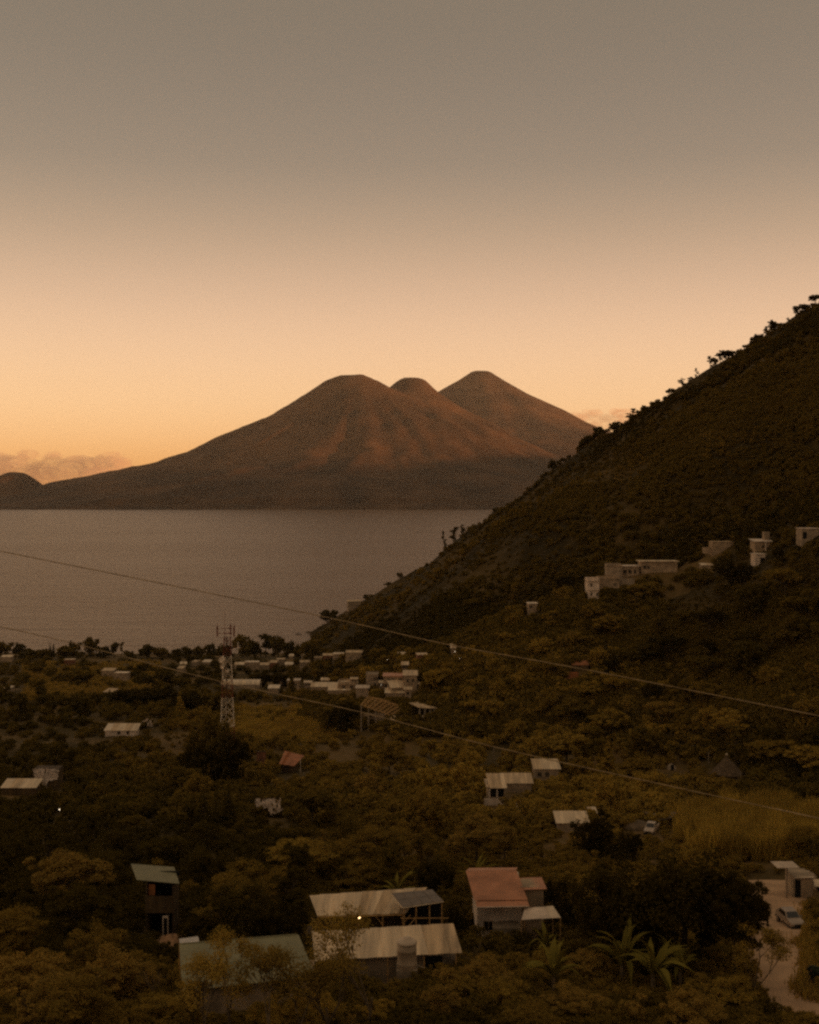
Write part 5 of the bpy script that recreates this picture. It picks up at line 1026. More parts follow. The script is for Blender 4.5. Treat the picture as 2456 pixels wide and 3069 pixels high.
def banana(x, y, Y, s, label, nl=15, group='banana plants'):
    p = px(x, y, Y); o = empty('banana_plant', (p.x, Y, hz(p.x, Y)), label, 'banana plant', group, random.uniform(0, 6)); o.scale = (s, s, s)
    link('stem', st_me, o)
    for k in range(nl):
        lf = link('leaf', BL[k % 4], o); lf.location = (0, 0, 1.75+.05*(k % 4)); lf.rotation_euler = (random.uniform(.35, .75) if k % 4 < 2 else random.uniform(0, .35), random.uniform(-.2, .2), k*2.4+random.uniform(-.3, .3)); lf.scale = [random.uniform(.85, 1.15)]*3
    ty = proj((p.x, Y, o.location.z+2.1*s))[1]; keep(x-26, ty-50*s, x+26, ty+2, Y-1); return o
banana(1310, 2062, 107, 1.45, 'tall banana plant with upright fronds, leftmost of the front clump'); banana(1375, 2072, 104, 1.4, 'wide banana plant with arching leaves, middle of the front clump'); banana(1432, 2070, 106, 1.25, 'banana plant at the right side of the front clump')
banana(1166, 2058, 104, 1.2, 'banana plant with drooping fronds below the pale awning'); banana(838, 1868, 140, 1.25, 'banana plant behind the long pale roof'); banana(1004, 1832, 150, 1.3, 'banana plant above the red roof ridge'); banana(1150, 1955, 118, .9, 'small palm-like banana plant in front of the pale awning', 8)
LAND.append(('the banana clump', 1380, 2030))

# ------------------------------------------------------------------ trees one can tell apart
def T(x, yt, wp, hp, kind, tone, label, Y=None, var=0, fixed=False):
    Y = Y or hit(x, yt+hp, 900); p = px(x, yt+hp, Y); z = hz(p.x, Y); h = px(x, yt, Y).z-z
    if fixed: h = hp*K*Y/F
    elif h > 1.45*hp*K*Y/F or h < .4*hp*K*Y/F: Y = hit(x, yt+hp, Y); p = px(x, yt+hp, Y); z = hz(p.x, Y); h = px(x, yt, Y).z-z
    o = tree(p.x, Y, max(h, 1.0), wp*K*Y/F, kind, tone, var); o['label'] = label; ALLTREES[-1]['done'] = True; return o
TL = 'tree on the lake shore '
SH = [(6, 1347, 40, 30, 'round', 'first shore tree at the left picture edge'), (41, 1349, 26, 24, 'round', 'round shore tree just right of the left edge'), (62, 1362, 40, 20, 'round', 'low broad shore tree left of the two small cypresses'), (90, 1364, 30, 18, 'round', 'low shore bush-tree beside the two small cypresses'),
      (106, 1353, 9, 22, 'cone', 'left one of the two small cypresses on the shore'), (113, 1353, 9, 22, 'cone', 'right one of the two small cypresses on the shore'), (140, 1356, 46, 22, 'round', 'wide dark shore tree right of the two cypresses'), (152, 1345, 22, 30, 'round', 'upright shore tree left of the tallest shore tree'),
      (168, 1348, 13, 24, 'tall', 'thin airy shore tree touching the tallest shore tree'), (192, 1337, 32, 38, 'round', 'tallest tree on the left shore, with a square dark crown'), (219, 1357, 34, 20, 'round', 'flat shore tree right of the tallest one'), (241, 1349, 24, 26, 'tall', 'ragged shore tree between the tallest one and the gap'),
      (257, 1351, 15, 24, 'pine', 'thin open tree at the left of the shore gap'), (276, 1369, 22, 14, 'round', 'small shore tree in the gap'), (311, 1351, 32, 26, 'round', 'rounded shore tree right of the gap'), (338, 1360, 38, 18, 'round', 'low shore tree with a flat top, right of the rounded one'),
      (372, 1362, 26, 16, 'round', 'small pale-edged shore tree'), (392, 1358, 34, 20, 'round', 'dark shore tree left of the tower'), (420, 1357, 30, 20, 'round', 'shore tree beside the foot of the tower top'), (444, 1350, 28, 28, 'round', 'dark shore tree directly behind the tower antennas'),
      (470, 1352, 36, 30, 'round', 'broad shore tree behind the tower'), (512, 1333, 44, 44, 'round', 'large dark tree just right of the tower top'), (536, 1342, 30, 36, 'round', 'dark tree filling between the two crests right of the tower'), (560, 1329, 36, 46, 'tall', 'highest dark tree right of the tower, in the shore wood'),
      (586, 1334, 34, 42, 'round', 'dark wood tree right of the highest one'), (610, 1345, 34, 32, 'round', 'tree on the falling right flank of the shore wood'), (630, 1350, 26, 28, 'umbrella', 'open-crowned tree near the point'), (648, 1347, 32, 30, 'umbrella', 'last wide tree of the shore wood before the point'), (664, 1358, 22, 24, 'round', 'small tree at the water by the point')]
for i, (x, yt, wp, hp, kd, lb) in enumerate(SH): T(x, yt, wp*1.15, hp+8, 'mound' if kd in ('round', 'umbrella') else kd, 'deep' if i % 3 else 'dark', 'dark '+lb if not lb.startswith(('dark', 'left', 'right')) else lb, var=i % 3)
RG = [(690, 1312, 40, 30, 'round', 'dark tree at the tip of the promontory'), (703, 1292, 26, 22, 'round', 'round tree standing up where the cable meets the promontory'), (843, 1199, 17, 14, 'round', 'lone round bush-like tree on the bare lower ridge'), (770, 1257, 14, 12, 'umbrella', 'thin-crowned tree above the lakeside slope house'), (818, 1233, 22, 9, 'bush', 'low bush on the bare ridge'),
      (935, 1143, 14, 34, 'pine', 'slim pine, left of the airy grove on the ridge'), (958, 1139, 30, 32, 'pine', 'broad airy pine of the ridge grove'), (974, 1141, 22, 30, 'pine', 'airy pine at the right of the ridge grove'), (1000, 1128, 30, 22, 'round', 'rounded tree right of the ridge grove'), (1020, 1112, 12, 18, 'pine', 'small leaning tree below the jutting ridge tree'), (1040, 1090, 34, 26, 'pine', 'tree jutting out over the lake from the ridge'),
      (1330, 876, 30, 30, 'pine', 'tree with a see-through crown beside the cloud notch'), (1352, 868, 24, 22, 'pine', 'second see-through tree beside the cloud notch'), (1437, 806, 24, 24, 'pine', 'wind-bent tree halfway up the skyline'), (1467, 791, 12, 20, 'pine', 'single thin tree on the skyline'), (1495, 773, 20, 26, 'pine', 'airy tree with a clear gap under its crown on the skyline'),
      (1530, 748, 34, 22, 'round', 'arched airy skyline tree'), (1592, 705, 14, 16, 'round', 'small skyline tree below the open pair'), (1612, 694, 18, 24, 'pine', 'left of the open pair of skyline trees'), (1626, 688, 26, 28, 'pine', 'right of the open pair of skyline trees'), (1690, 652, 36, 22, 'round', 'arched skyline tree near the picture edge'), (1716, 634, 34, 26, 'round', 'uppermost skyline tree at the picture edge')]
def crest_Y(x):
    return float(np.interp(x*K, [CX+p[0]/p[1]*F for p in CREST[:17]], [p[1] for p in CREST[:17]]))
for i, (x, yt, wp, hp, kd, lb) in enumerate(RG): T(x, yt-2, wp, hp*(1.5 if 930 < x < 1060 else 1), 'mound' if x < 860 else kd, 'deep', lb, Y=crest_Y(x)-2, var=i % 3, fixed=True)
RIDGE_LAB = ['small dark tree on the wooded skyline ridge']
xr_ = 1085
while xr_ < 1722:
    Yr_ = crest_Y(xr_)+random.uniform(-6, 3); X_ = (xr_*K-CX)/F*Yr_; zc = hz(X_, Yr_)
    if vnoise(np.array([xr_/38.]), np.array([.5]), 77)[0] < .2: xr_ += 6; continue
    hh_ = (.6+1.15*float(vnoise(np.array([xr_/60.]), np.array([2.5]), 78)[0]))*random.choice((2.4, 3, 3.4, 4.2, 5.2, 6.4)); o = tree(X_, Yr_, hh_, hh_*random.uniform(.75, 1.15), random.choice(('mound', 'mound', 'mound', 'tall', 'round')), 'deep', random.randrange(3)); o['group'] = 'trees along the skyline ridge'
    xr_ += random.uniform(4, 13)
MIDT = [(448, 1488, 100, 120, 'mound', 'dark', 'large dark tree hiding the foot of the antenna tower, on its left side', 270), (486, 1530, 90, 100, 'mound', 'murk', 'dark tree right in front of the antenna tower foot', 262), (410, 1540, 80, 90, 'mound', 'murk', 'dark tree left of and below the tower foot', 262),
        (725, 1474, 84, 66, 'mound', 'murk', 'big very dark tree left of the timber roof frame', 410), (690, 1488, 50, 50, 'mound', 'dark', 'dark tree tucked left of the very dark one by the timber frame', 415), (614, 1408, 26, 48, 'cone', 'dark', 'small dark conifer standing in the village houses', 530), (552, 1412, 60, 32, 'mound', 'murk', 'dark clump tree between the far row and the vaulted barn', 600), (590, 1414, 40, 30, 'mound', 'murk', 'dark tree behind the greenish stepped house', 590),
        (660, 1450, 50, 30, 'mound', 'murk', 'dark low tree right of the small conifer', 500), (830, 1466, 44, 22, 'mound', 'murk', 'dark bushy tree behind the timber frame ridge', 462), (790, 1462, 24, 18, 'mound', 'dark', 'small dark tree under the narrow grey block house', 478),
        (166, 1408, 74, 32, 'mound', 'dark', 'isolated wide dark tree on the field slope', None), (82, 1428, 34, 24, 'mound', 'dark', 'round dark shrub-tree on the brown field', None), (130, 1412, 50, 24, 'mound', 'dark', 'low dark tree left of the wide field tree', None), (250, 1430, 60, 18, 'bush', 'dark', 'dark hedge clump below the field house', None),
        (300, 1446, 100, 44, 'mound', 'murk', 'dark broad tree mass centre of the hedge left of tower', 430), (258, 1450, 60, 40, 'mound', 'murk', 'dark tree at the left end of the hedge', 425), (350, 1440, 90, 50, 'mound', 'murk', 'dark tree at the right of the hedge toward the tower', 420), (395, 1450, 80, 54, 'mound', 'murk', 'dark tree joining the hedge to the tower', 400),
        (1270, 1690, 90, 118, 'cone', 'murk', 'big dark conical tree in front of the bush-bound roof', 152), (1240, 1720, 80, 90, 'mound', 'murk', 'dark round tree at the left foot of the conical tree', 148), (1320, 1735, 80, 90, 'mound', 'murk', 'dark round tree at the right foot of the conical tree', 147),
        (1440, 1760, 330, 220, 'mound', 'murk', 'huge dark spreading tree beside the dirt road', 112), (1310, 1800, 220, 180, 'mound', 'murk', 'dark spreading tree left of the huge roadside one', 114), (1545, 1820, 190, 210, 'umbrella', 'murk', 'spreading tree with thin branches hanging over the road', 108),
        (1195, 1205, 60, 40, 'mound', 'murk', 'dark tree below the white spur house on the gully edge', 395), (1150, 1232, 60, 34, 'mound', 'murk', 'low dark tree left of the white spur house', 405), (1355, 1222, 90, 40, 'round', 'mid', 'rounded tree under the long spur house', 362), (1540, 1172, 80, 60, 'mound', 'murk', 'dark round tree left of the pillared house', 380), (1480, 1190, 50, 40, 'mound', 'dark', 'dark tree by the small pale roofed spur shed', 378), (1640, 1142, 30, 44, 'mound', 'murk', 'dark tree right of the pillared house', 405), (1570, 1180, 40, 40, 'mound', 'murk', 'dark tree in front of the two doorways', 390), (1470, 1125, 40, 30, 'pine', 'dark', 'airy tree behind the compound wall', 430),
        (985, 1588, 120, 60, 'bush', 'olive', 'wide bright yellow-green thicket above the balcony house', 252), (905, 1600, 60, 50, 'bush', 'light', 'bright bush left of the yellow-green thicket', 255), (1285, 1625, 70, 90, 'round', 'olive', 'pale leafy tree above the conical dark tree', 215), (1225, 1598, 60, 40, 'round', 'mid', 'soft pale tree right of the stepped pale house', 250), (1340, 1590, 90, 50, 'round', 'mid', 'brownish tree left of the pale domed hut', 238), (1700, 1560, 110, 70, 'round', 'olive', 'rounded light tree at the right picture edge', 235), (1620, 1550, 100, 60, 'round', 'mid', 'rounded tree left of the light right-edge tree', 245),
        (336, 1798, 46, 40, 'bush', 'olive', 'leafy tuft rising behind the green hut roof', 137), (395, 1838, 50, 60, 'bush', 'mid', 'bush right of the green hut roof', 131), (520, 1795, 150, 120, 'round', 'mid', 'rounded brownish tree between the hut and the long shed', 142), (500, 1840, 170, 130, 'round', 'mid', 'large soft tree left of the long pale roof', 130), (590, 1880, 130, 110, 'mound', 'murk', 'very dark tree in the hollow left of the long pale roof', 121), (640, 1760, 200, 120, 'round', 'olive', 'broad light crown behind the long pale roof', 160), (760, 1800, 130, 80, 'round', 'mid', 'soft crown just above the long pale roof', 142), (920, 1800, 100, 90, 'mound', 'murk', 'dark tree between the long roof and the red-roofed house', 138), (960, 1890, 60, 100, 'mound', 'murk', 'dark tree beside the panel roof', 122), (1180, 1830, 90, 100, 'mound', 'murk', 'dark tree right of the red side wing', 130), (1230, 1900, 90, 70, 'mound', 'murk', 'dark tree left of the lone bright lamp', 123)]
for i, (x, yt, wp, hp, kd, tn, lb, Y_) in enumerate(MIDT): T(x, yt, wp, hp, kd, tn, lb, Y=Y_, var=i % 4)
# thin leafy trees overhanging the roofs in front
def twiggy(x, yb, Y, h, label, seed, leaves=True, pal='palebark'):
    r = random.Random(seed); p = px(x, yb, Y); o = empty('slender_tree', (p.x, Y, hz(p.x, Y)-.2), label, 'tree', None, r.uniform(0, 6)); mb = MB(); tips = []
    def br(a, d, L_, rd, lev):
        b = a+d*L_; mb.tube(a, b, rd, rd*.65, 5)
        if lev == 0: tips.append(b); return
        for k in range(r.choice((2, 3))):
            nd = (d+Vector((r.uniform(-.8, .8), r.uniform(-.8, .8), r.uniform(-.1, .5)))).normalized(); br(a.lerp(b, r.uniform(.6, 1)), nd, L_*r.uniform(.55, .8), rd*.6, lev-1)
    br(Vector((0, 0, -.3)), Vector((r.uniform(-.1, .1), r.uniform(-.1, .1), 1)).normalized(), h*.42, .085*h/5, 4); mb.build('trunk', M[pal], o)
    if leaves:
        lo = [(t_.x, t_.y, t_.z, h*.085, h*.06) for t_ in tips]; me = crown_mesh('crown', lo, 3000, .10, seed, sub=3, spread=.9); c = link('crown', me, o); c.material_slots[0].link = 'OBJECT'; c.material_slots[0].material = LEAF['olive' if seed % 2 else 'mid']
    return o
for i, (x, yb, Y, h, lb) in enumerate(((560, 2200, 84, 8.6, 'slender leafy tree in front of the big green roof, right of its middle'), (430, 2200, 86, 8.0, 'slender leafy tree over the lower left of the big green roof'), (700, 2190, 88, 9.2, 'slender leafy tree before the left end of the lower pale roof'), (770, 2190, 90, 9.6, 'slender leafy tree before the middle of the lower pale roof'), (640, 2200, 86, 8.2, 'slender tree at the right corner of the big green roof'), (490, 2190, 90, 8.4, 'thin leafy tree across the centre of the green roof'))): twiggy(x, yb, Y, h, lb, 20+i)
for i, (x, yb, Y, h, lb) in enumerate(((1588, 2085, 103, 6.8, 'sparse leafy tree reaching over the left edge of the dirt road'),)): twiggy(x, yb, Y, h, lb, 60+2*i)
for i, (x, yb, Y, h, lb) in enumerate(((1020, 2060, 108, 5, 'bare thin tree right of the lower pale roof'), (325, 2090, 100, 4.5, 'bare forked sapling left of the big green roof'), (1285, 1990, 112, 4.5, 'leafless branching tree under the dark spreading trees'))): twiggy(x, yb, Y, h, lb, 40+i, False)

# ------------------------------------------------------------------ the rest of the trees, seen one by one
def blocked(X, Y, z, h, w):
    xs, _ = proj((X, Y, z)); yb = proj((X, Y, z))[1]; yt = proj((X, Y, z+h))[1]; r = w/2*F/Y/K*.95
    for (x0, y0, x1, y1, Yk_) in KEEP:
        if Y < Yk_+1 and xs+r > x0 and xs-r < x1 and yt < y1 and yb > y0: return True
    for (fx, fy, fr) in FOOT:
        if math.hypot(X-fx, Y-fy) < fr+w*.28: return True
    return False
def road_d(X, Y): return float(pl_dist(np.array([X]), np.array([Y]), ROAD)[0][0])
FIELDS = [(1425, 1690, 1760, 1800), (480, 1478, 690, 1560), (60, 1428, 250, 1470), (200, 1385, 330, 1412), (340, 1545, 400, 1600)]   # grass or cane, few trees
def in_field(x, y): return any(a < x < c and b < y < d for a, b, c, d in FIELDS)
cand = [(random.uniform(-60, 1785), random.uniform(1400, 2230)) for _ in range(5200)]
HY_ = hits(np.array([c[0] for c in cand]), np.array([c[1] for c in cand])); taken = [(t['X'], t['Y'], t['w']) for t in ALLTREES]
NFREE = 0; tones = ['dark', 'dark', 'deep', 'mid', 'mid', 'olive', 'dry']
for (x, y), Y in zip(cand, HY_):
    if not Y == Y or Y > 640: continue
    if NFREE >= 136: break
    X = (x*K-CX)/F*Y; z = CZ-(y*K-HY)/F*Y
    if in_field(x, y) and random.random() < .93: continue
    big = float(vnoise(X/(14+Y*.12)+5, Y/(14+Y*.16), 211)); tone = ['deep', 'deep', 'dark', 'mid', 'olive'][max(0, min(4, int((big-.15)*7)))] if random.random() < .86 else random.choice(tones)
    if y > 2030 and tone in ('deep', 'dark'): tone = random.choice(('mid', 'olive', 'dry'))
    h = random.uniform(4.0, 8.5) if Y < 200 else random.uniform(5.5, 11); kd = random.choice(('round', 'mound', 'umbrella', 'mound', 'tall', 'tall', 'round', 'mound', 'pine', 'cone')); w = h*random.uniform(.85, 1.25)*(1.25 if kd == 'umbrella' else .6 if kd in ('tall', 'pine') else .45 if kd == 'cone' else 1)
    if y > 2080: h *= .7; w *= .8
    if blocked(X, Y, z, h, w) or (Y < 175 and road_d(X, Y) < 3.2+w*.4): continue
    if any(math.hypot(X-a, Y-b) < (w+c)*.27 for a, b, c in taken): continue
    tree(X, Y, h, w, kd, tone, random.randrange(4), z); taken.append((X, Y, w)); NFREE += 1
cand = [(random.uniform(960, 1760), random.uniform(1235, 1650)) for _ in range(1500)]; NSP = 0
for (x, y), Y in zip(cand, hits(np.array([c[0] for c in cand]), np.array([c[1] for c in cand]))):
    if not Y == Y or Y > 700 or NSP >= 72: continue
    X = (x*K-CX)/F*Y; z = CZ-(y*K-HY)/F*Y; big = float(vnoise(X/30+9, Y/40, 231)); tone = ['murk', 'deep', 'dark', 'mid', 'olive'][max(0, min(4, int((big-.12)*6.5)))]
    h = random.uniform(5, 10.5); kd = random.choice(('mound', 'mound', 'round', 'umbrella', 'tall')); w = h*random.uniform(.9, 1.4)*(.6 if kd == 'tall' else 1)
    if blocked(X, Y, z, h, w) or any(math.hypot(X-a, Y-b) < (w+c)*.3 for a, b, c in taken): continue
    tree(X, Y, h, w, kd, tone, random.randrange(4), z); taken.append((X, Y, w)); NSP += 1
# labels for them, from the landmark each stands nearest to
TN = dict(murk='nearly black', deep='very dark', dark='dark', mid='brownish green', olive='yellowish green', light='light green', dry='dry brown')
KN = dict(mound='low-crowned tree', round='rounded tree', umbrella='spreading tree', tall='tall tree', pine='airy tree', cone='conical tree', bush='bush'); used = {}
rest = [t for t in ALLTREES if not t.get('done')]
for t in rest:
    t['p'] = proj((t['X'], t['Y'], hz(t['X'], t['Y'])+t['h']*.6)); t['size'] = t['h']*F/t['Y']/K
for t in sorted(rest, key=lambda t: min(math.hypot(t['p'][0]-l[1], t['p'][1]-l[2]) for l in LAND)):
    x, y = t['p']; o = t['o']
    if o.get('group') == 'trees along the skyline ridge':
        l = None; c = used.get('ridge', 0)
    ph, lx, ly = min(LAND, key=lambda l: math.hypot(x-l[1], y-l[2])); dx, dy = x-lx, y-ly
    rl_ = ('right of' if dx > 0 else 'left of') if abs(dx) > abs(dy)*1.4 else ('above' if dy < 0 else 'below') if abs(dy) > abs(dx)*1.4 else ('above and right of' if dx > 0 else 'above and left of') if dy < 0 else ('below and right of' if dx > 0 else 'below and left of')
    if o.get('group') == 'trees along the skyline ridge': continue
    kd = KN[t['kind']]; base = f"{TN[t['tone']]} {kd} {rl_} {ph}"; used[base] = used.get(base, 0)+1; n = used[base]
    o['label'] = base if n == 1 else f"{TN[t['tone']]} {kd}, {['', '', 'second', 'third', 'fourth', 'fifth', 'sixth', 'seventh', 'eighth', 'ninth', 'tenth', 'eleventh', 'twelfth', 'thirteenth', 'fourteenth'][min(n, 14)]} nearest {rl_} {ph}"
    o['group'] = 'trees of the valley'
rg = sorted([t for t in rest if t['o'].get('group') == 'trees along the skyline ridge'], key=lambda t: t['p'][0]); RL = [p_ for p_ in RG]
for i, t in enumerate(rg):
    x = t['p'][0]; ref = min(RG, key=lambda r: abs(r[0]-x)); side = 'uphill' if x > ref[0] else 'downhill'; base = (side, ref[5]); used[base] = used.get(base, 0)+1
    nm = ref[5].replace(' on the skyline', '').replace(' of skyline trees', ''); nm = nm if nm.startswith(('left', 'right')) else 'the '+nm
    cnt = [q for q in rg[:i+1] if min(RG, key=lambda r: abs(r[0]-q['p'][0])) is ref and (q['p'][0] > ref[0]) == (x > ref[0])]
    tot = [q for q in rg if min(RG, key=lambda r: abs(r[0]-q['p'][0])) is ref and (q['p'][0] > ref[0]) == (x > ref[0])]; k_ = tot.index(t)+1 if x > ref[0] else len(tot)-tot.index(t)
    short = {r[5]: s_ for r, s_ in zip(RG, ['the promontory tip tree', 'the round cable tree', 'the lone bush-like ridge tree', 'the thin-crowned tree', 'the bare ridge bush', 'the slim pine', 'the broad airy pine', 'the right grove pine', 'the rounded ridge tree', 'the small leaning tree', 'the jutting ridge tree', 'the see-through notch tree', 'the second notch tree', 'the wind-bent tree', 'the single thin tree', 'the gap-crowned airy tree', 'the arched airy tree', 'the small tree below the open pair', 'the open pair', 'the open pair top', 'the upper arched tree', 'the uppermost edge tree'])}[ref[5]]
    t['o']['label'] = f"dark skyline tree, {['first', 'second', 'third', 'fourth', 'fifth', 'sixth', 'seventh', 'eighth', 'ninth', 'tenth', 'eleventh', 'twelfth', 'thirteenth', 'fourteenth', 'fifteenth', 'sixteenth', 'seventeenth', 'eighteenth', 'nineteenth', 'twentieth'][min(k_-1, 19)]} {side} from {short}"

# ------------------------------------------------------------------ stuff: undergrowth, hillside woods, cane
def scatter(name, label, pts, scl, idx, protos, sz=None):
    me = bpy.data.meshes.new(name); me.vertices.add(len(pts)); me.vertices.foreach_set('co', np.asarray(pts, np.float32).ravel())
    r = np.random.default_rng(len(pts)); rot = np.zeros((len(pts), 3), np.float32); rot[:, 2] = r.uniform(0, 6.28, len(pts)); rot[:, :2] = r.normal(0, .12, (len(pts), 2))
    s3 = np.stack([scl, scl, scl*(sz if sz is not None else r.uniform(.75, 1.3, len(pts)))], 1).astype(np.float32)
    for nm, ty, dat in (('scl', 'FLOAT_VECTOR', s3), ('rot', 'FLOAT_VECTOR', rot)): a = me.attributes.new(nm, ty, 'POINT'); a.data.foreach_set('vector', dat.ravel())
    a = me.attributes.new('idx', 'INT', 'POINT'); a.data.foreach_set('value', np.asarray(idx, np.int32))
    o = link(name, me); ng = bpy.data.node_groups.new(name, 'GeometryNodeTree'); ng.interface.new_socket(name='Geometry', in_out='INPUT', socket_type='NodeSocketGeometry'); ng.interface.new_socket(name='Geometry', in_out='OUTPUT', socket_type='NodeSocketGeometry')
    gi = ng.nodes.new('NodeGroupInput'); go = ng.nodes.new('NodeGroupOutput'); jn = ng.nodes.new('GeometryNodeJoinGeometry')
    def na(n_, ty): q_ = ng.nodes.new('GeometryNodeInputNamedAttribute'); q_.data_type = ty; q_.inputs[0].default_value = n_; return q_.outputs[0]
    sc_, ro_, ix_ = na('scl', 'FLOAT_VECTOR'), na('rot', 'FLOAT_VECTOR'), na('idx', 'INT')
    for k, pm in enumerate(protos):
        po = bpy.data.objects.new(name+'_source', pm); oi = ng.nodes.new('GeometryNodeObjectInfo'); oi.inputs[0].default_value = po; oi.inputs['As Instance'].default_value = True
        cp = ng.nodes.new('FunctionNodeCompare'); cp.data_type = 'INT'; cp.operation = 'EQUAL'; ng.links.new(ix_, [i_ for i_ in cp.inputs if i_.type == 'INT'][0]); [i_ for i_ in cp.inputs if i_.type == 'INT'][1].default_value = k
        ip = ng.nodes.new('GeometryNodeInstanceOnPoints'); ng.links.new(gi.outputs[0], ip.inputs['Points']); ng.links.new(cp.outputs[0], ip.inputs['Selection']); ng.links.new(oi.outputs['Geometry'], ip.inputs['Instance'])
        ng.links.new(ro_, ip.inputs['Rotation']); ng.links.new(sc_, ip.inputs['Scale']); ng.links.new(ip.outputs[0], jn.inputs[0])
    ng.links.new(jn.outputs[0], go.inputs[0]); md = o.modifiers.new('scatter', 'NODES'); md.node_group = ng; return tag(o, label, None, None, 'stuff')
def bushmesh(tone, n, lf, seed, lo=None): me = crown_mesh('bush', lo or lobes_bush(seed), n, lf, seed); me.materials[0] = LEAF[tone]; return me
def filt(x, y, Y, wfac, lo, hi):
    X = (x*K-CX)/F*Y; z = CZ-(y*K-HY)/F*Y; return X, z
# near and middle undergrowth
N0 = 15000; xx = rng.uniform(-80, 1805, N0); yy = rng.uniform(1376, 2330, N0); YY = hits(xx, yy); ok = ~np.isnan(YY); xx, yy, YY = xx[ok], yy[ok], YY[ok]
XX = (xx*K-CX)/F*YY; ZZ = hfast(XX, YY); onhill = hfast(XX, YY)*0
near = YY < 210; tone_n = (vnoise(XX/(14+YY*.12)+5, YY/(14+YY*.16), 211)-.5)*1.15+.5; tone_n = tone_n*.82+rng.random(len(XX))*.18
S = np.where(near, rng.uniform(.4, 1.0, len(XX)), np.where(YY < 420, rng.uniform(.7, 1.6, len(XX)), rng.uniform(1.1, 2.4, len(XX))))
fld = np.array([in_field(a, b) for a, b in zip(xx, yy)]); S = np.where(fld, S*.45, S)
keepm = np.ones(len(XX), bool)
hgt = S*2.4; rad = S*1.5; pr = rad*F/YY/K; ytop = (HY+(CZ-ZZ-hgt)/YY*F)/K
for (x0, y0, x1, y1, Yk_) in KEEP: keepm &= ~((YY < Yk_+1) & (xx+pr*.8 > x0) & (xx-pr*.8 < x1) & (ytop < y1-2) & (yy > y0))
for (fx, fy, fr) in FOOT: keepm &= ~(np.hypot(XX-fx, YY-fy) < fr*.8)
rd_ = pl_dist(XX, YY, ROAD)[0]; keepm &= ~((rd_ < 3.0+rad*.75) & (YY < 175))
barep = vnoise(XX/60, YY/60, 333) > .74; keepm &= ~(barep & (rng.random(len(XX)) < .6))
tone_i = np.clip((tone_n*6.0-1.5+(yy > 2040)*2.0).astype(int), 0, 4); TS = ['deep', 'dark', 'mid', 'olive', 'dry']
pn = [bushmesh(t_, 2000, .105, 400+i) for i, t_ in enumerate(TS)]; pf = [bushmesh(t_, 420, .26, 500+i) for i, t_ in enumerate(TS)]
P_ = np.stack([XX, YY, ZZ-.1], 1)
a = keepm & near; scatter('undergrowth', 'tangled shrubs covering the near slope between trees and roofs', P_[a], S[a], tone_i[a], pn)
a = keepm & ~near; scatter('valley_scrub', 'scrub and bushes over the valley floor', P_[a], S[a], tone_i[a], pf)
# woods on the dark hillside and spur
N1 = 85000; xx = rng.uniform(640, 1800, N1); yy = rng.uniform(600, 1700, N1); YY = hits(xx, yy); ok = ~np.isnan(YY) & (YY > 255); xx, yy, YY = xx[ok], yy[ok], YY[ok]
XX = (xx*K-CX)/F*YY; ZZ, MM = height(XX, YY); ok = np.interp(YY, PY, PZ)+2.5 < ZZ; xx, yy, YY, XX, ZZ, MM = [q_[ok] for q_ in (xx, yy, YY, XX, ZZ, MM)]
d_, _, _ = pl_dist(XX, YY, CREST); dens = vnoise((XX+YY*.5)/34, (YY*.35-XX*.3)/60, 701)*.6+vnoise(XX/15, YY/22, 702)*.4
S = np.where(MM, rng.uniform(.5, 1.2, len(XX))*(.5+1.3*vnoise(XX/24, YY/30, 909)), rng.uniform(.7, 1.8, len(XX))); S = np.where(d_ < 10, np.minimum(S, 1.1), S); bare_ = vnoise((XX+YY*.7)/48, (YY*.4-XX*.4)/95, 915); ok = ((dens > .40) | (rng.random(len(XX)) < .3)) & ((bare_ < .63) | (rng.random(len(XX)) < .3))
hgt = S*2.4; rad = S*1.5; pr = rad*F/YY/K; ytop = (HY+(CZ-ZZ-hgt)/YY*F)/K
for (x0, y0, x1, y1, Yk_) in KEEP: ok &= ~((YY < Yk_+1) & (xx+pr*.8 > x0) & (xx-pr*.8 < x1) & (ytop < y1-2) & (yy > y0))
for (fx, fy, fr) in FOOT: ok &= ~(np.hypot(XX-fx, YY-fy) < fr*.8)
big_ = vnoise((XX+YY*.6)/55, (YY*.4-XX*.4)/120, 911); tone_i = np.clip(((1-dens)*.45+big_*.75+rng.random(len(XX))*.2)*4.2-1.45, 0, 4).astype(int)
ph_ = [bushmesh(t_, 420, .27, 600+i) for i, t_ in enumerate(['deep', 'dark', 'dark', 'mid', 'dry'])]
scatter('hillside_woods', 'dark wood and scrub covering the mountainside and spur', np.stack([XX, YY, ZZ-.2], 1)[ok], S[ok], tone_i[ok], ph_)
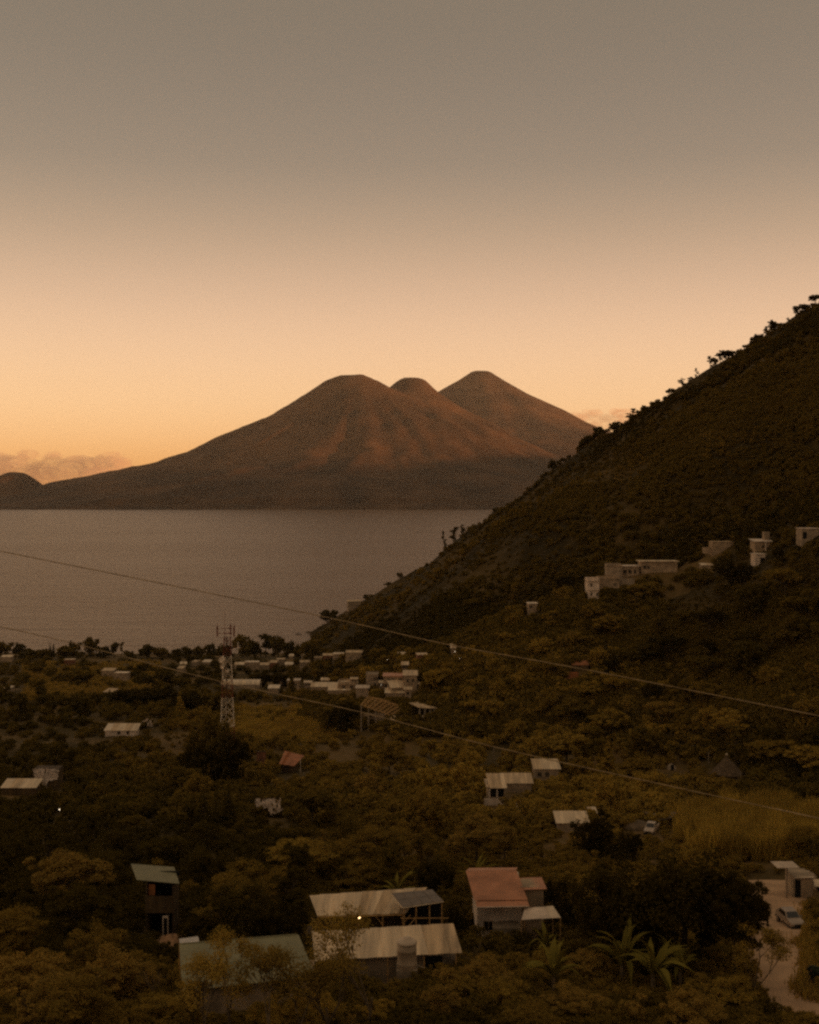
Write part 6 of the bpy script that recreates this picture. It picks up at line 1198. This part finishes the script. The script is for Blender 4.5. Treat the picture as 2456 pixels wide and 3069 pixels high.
# tall cane and grass
def tuft(n, h, seed):
    r = np.random.default_rng(seed); k = n; b = r.normal(0, .55, (k, 2)); hh_ = h*r.uniform(.55, 1.1, k); ln = r.normal(0, .22, (k, 2))*hh_[:, None]; wd = r.uniform(.03, .07, k); an = r.uniform(0, 6.28, k)
    ox, oy = np.cos(an)*wd, np.sin(an)*wd; z0 = np.zeros(k)
    V_ = np.stack([np.stack([b[:, 0]-ox, b[:, 1]-oy, z0], 1), np.stack([b[:, 0]+ox, b[:, 1]+oy, z0], 1), np.stack([b[:, 0]+ln[:, 0]*.4+ox, b[:, 1]+ln[:, 1]*.4+oy, hh_*.62], 1), np.stack([b[:, 0]+ln[:, 0]*.4-ox, b[:, 1]+ln[:, 1]*.4-oy, hh_*.62], 1), np.stack([b[:, 0]+ln[:, 0], b[:, 1]+ln[:, 1], hh_], 1)], 1).reshape(-1, 3)
    i5 = np.arange(k)*5; T_ = np.concatenate([np.stack([i5, i5+1, i5+2], 1), np.stack([i5, i5+2, i5+3], 1), np.stack([i5+3, i5+2, i5+4], 1)]); me = np_mesh('tuft', V_, T_, False)
    at = me.attributes.new('tone', 'FLOAT', 'POINT'); at.data.foreach_set('value', np.repeat(r.random(k), 5).astype(np.float32)); return me
def field(name, label, x0, y0, x1, y1, n, h, tones_, wig=10, Ymax=700):
    xx = rng.uniform(x0, x1, n); yy = rng.uniform(y0, y1, n); YY = hits(xx, yy); ok = ~np.isnan(YY) & (YY < Ymax); xx, yy, YY = xx[ok], yy[ok], YY[ok]; XX = (xx*K-CX)/F*YY; ZZ = hfast(XX, YY); S = rng.uniform(.7, 1.25, len(XX)); ok = (yy > y0+wig*(vnoise(xx/30, xx*0, 5))) & (xx > x0+wig*2*vnoise(yy/14, yy*0, 6))
    pr = 1.0*F/YY/K; ytop = (HY+(CZ-ZZ-h)/YY*F)/K
    for (a0, b0, a1, b1, Yk_) in KEEP: ok &= ~((YY < Yk_+1) & (xx+pr > a0) & (xx-pr < a1) & (ytop < b1-2) & (yy > b0))
    for (fx, fy, fr) in FOOT: ok &= ~(np.hypot(XX-fx, YY-fy) < fr*.8)
    ps = []
    for i, t_ in enumerate(tones_): me = tuft(70, h, 800+i+n); me.materials.append(LEAF[t_]); ps.append(me)
    scatter(name, label, np.stack([XX, YY, ZZ-.1], 1)[ok], S[ok], rng.integers(0, len(ps), int(ok.sum())), ps)
field('cane_field', 'tall yellowish cane field below the right end of the lower cable', 1390, 1696, 1800, 1812, 3800, 3.2, ['light', 'olive', 'mid', 'olive'], 55)
field('field_grass', 'yellowish rough grass in the clearing right of the tower', 478, 1484, 705, 1566, 1600, 1.3, ['light', 'olive', 'dry'])
field('field_grass', 'brownish grass on the open field slope at the left', 40, 1388, 340, 1475, 2400, 1.4, ['dry', 'olive'], 10, 900)
field('roadside_grass', 'dry grass along the right edge of the dirt road', 1690, 1900, 1790, 2110, 900, .7, ['olive', 'dry'])
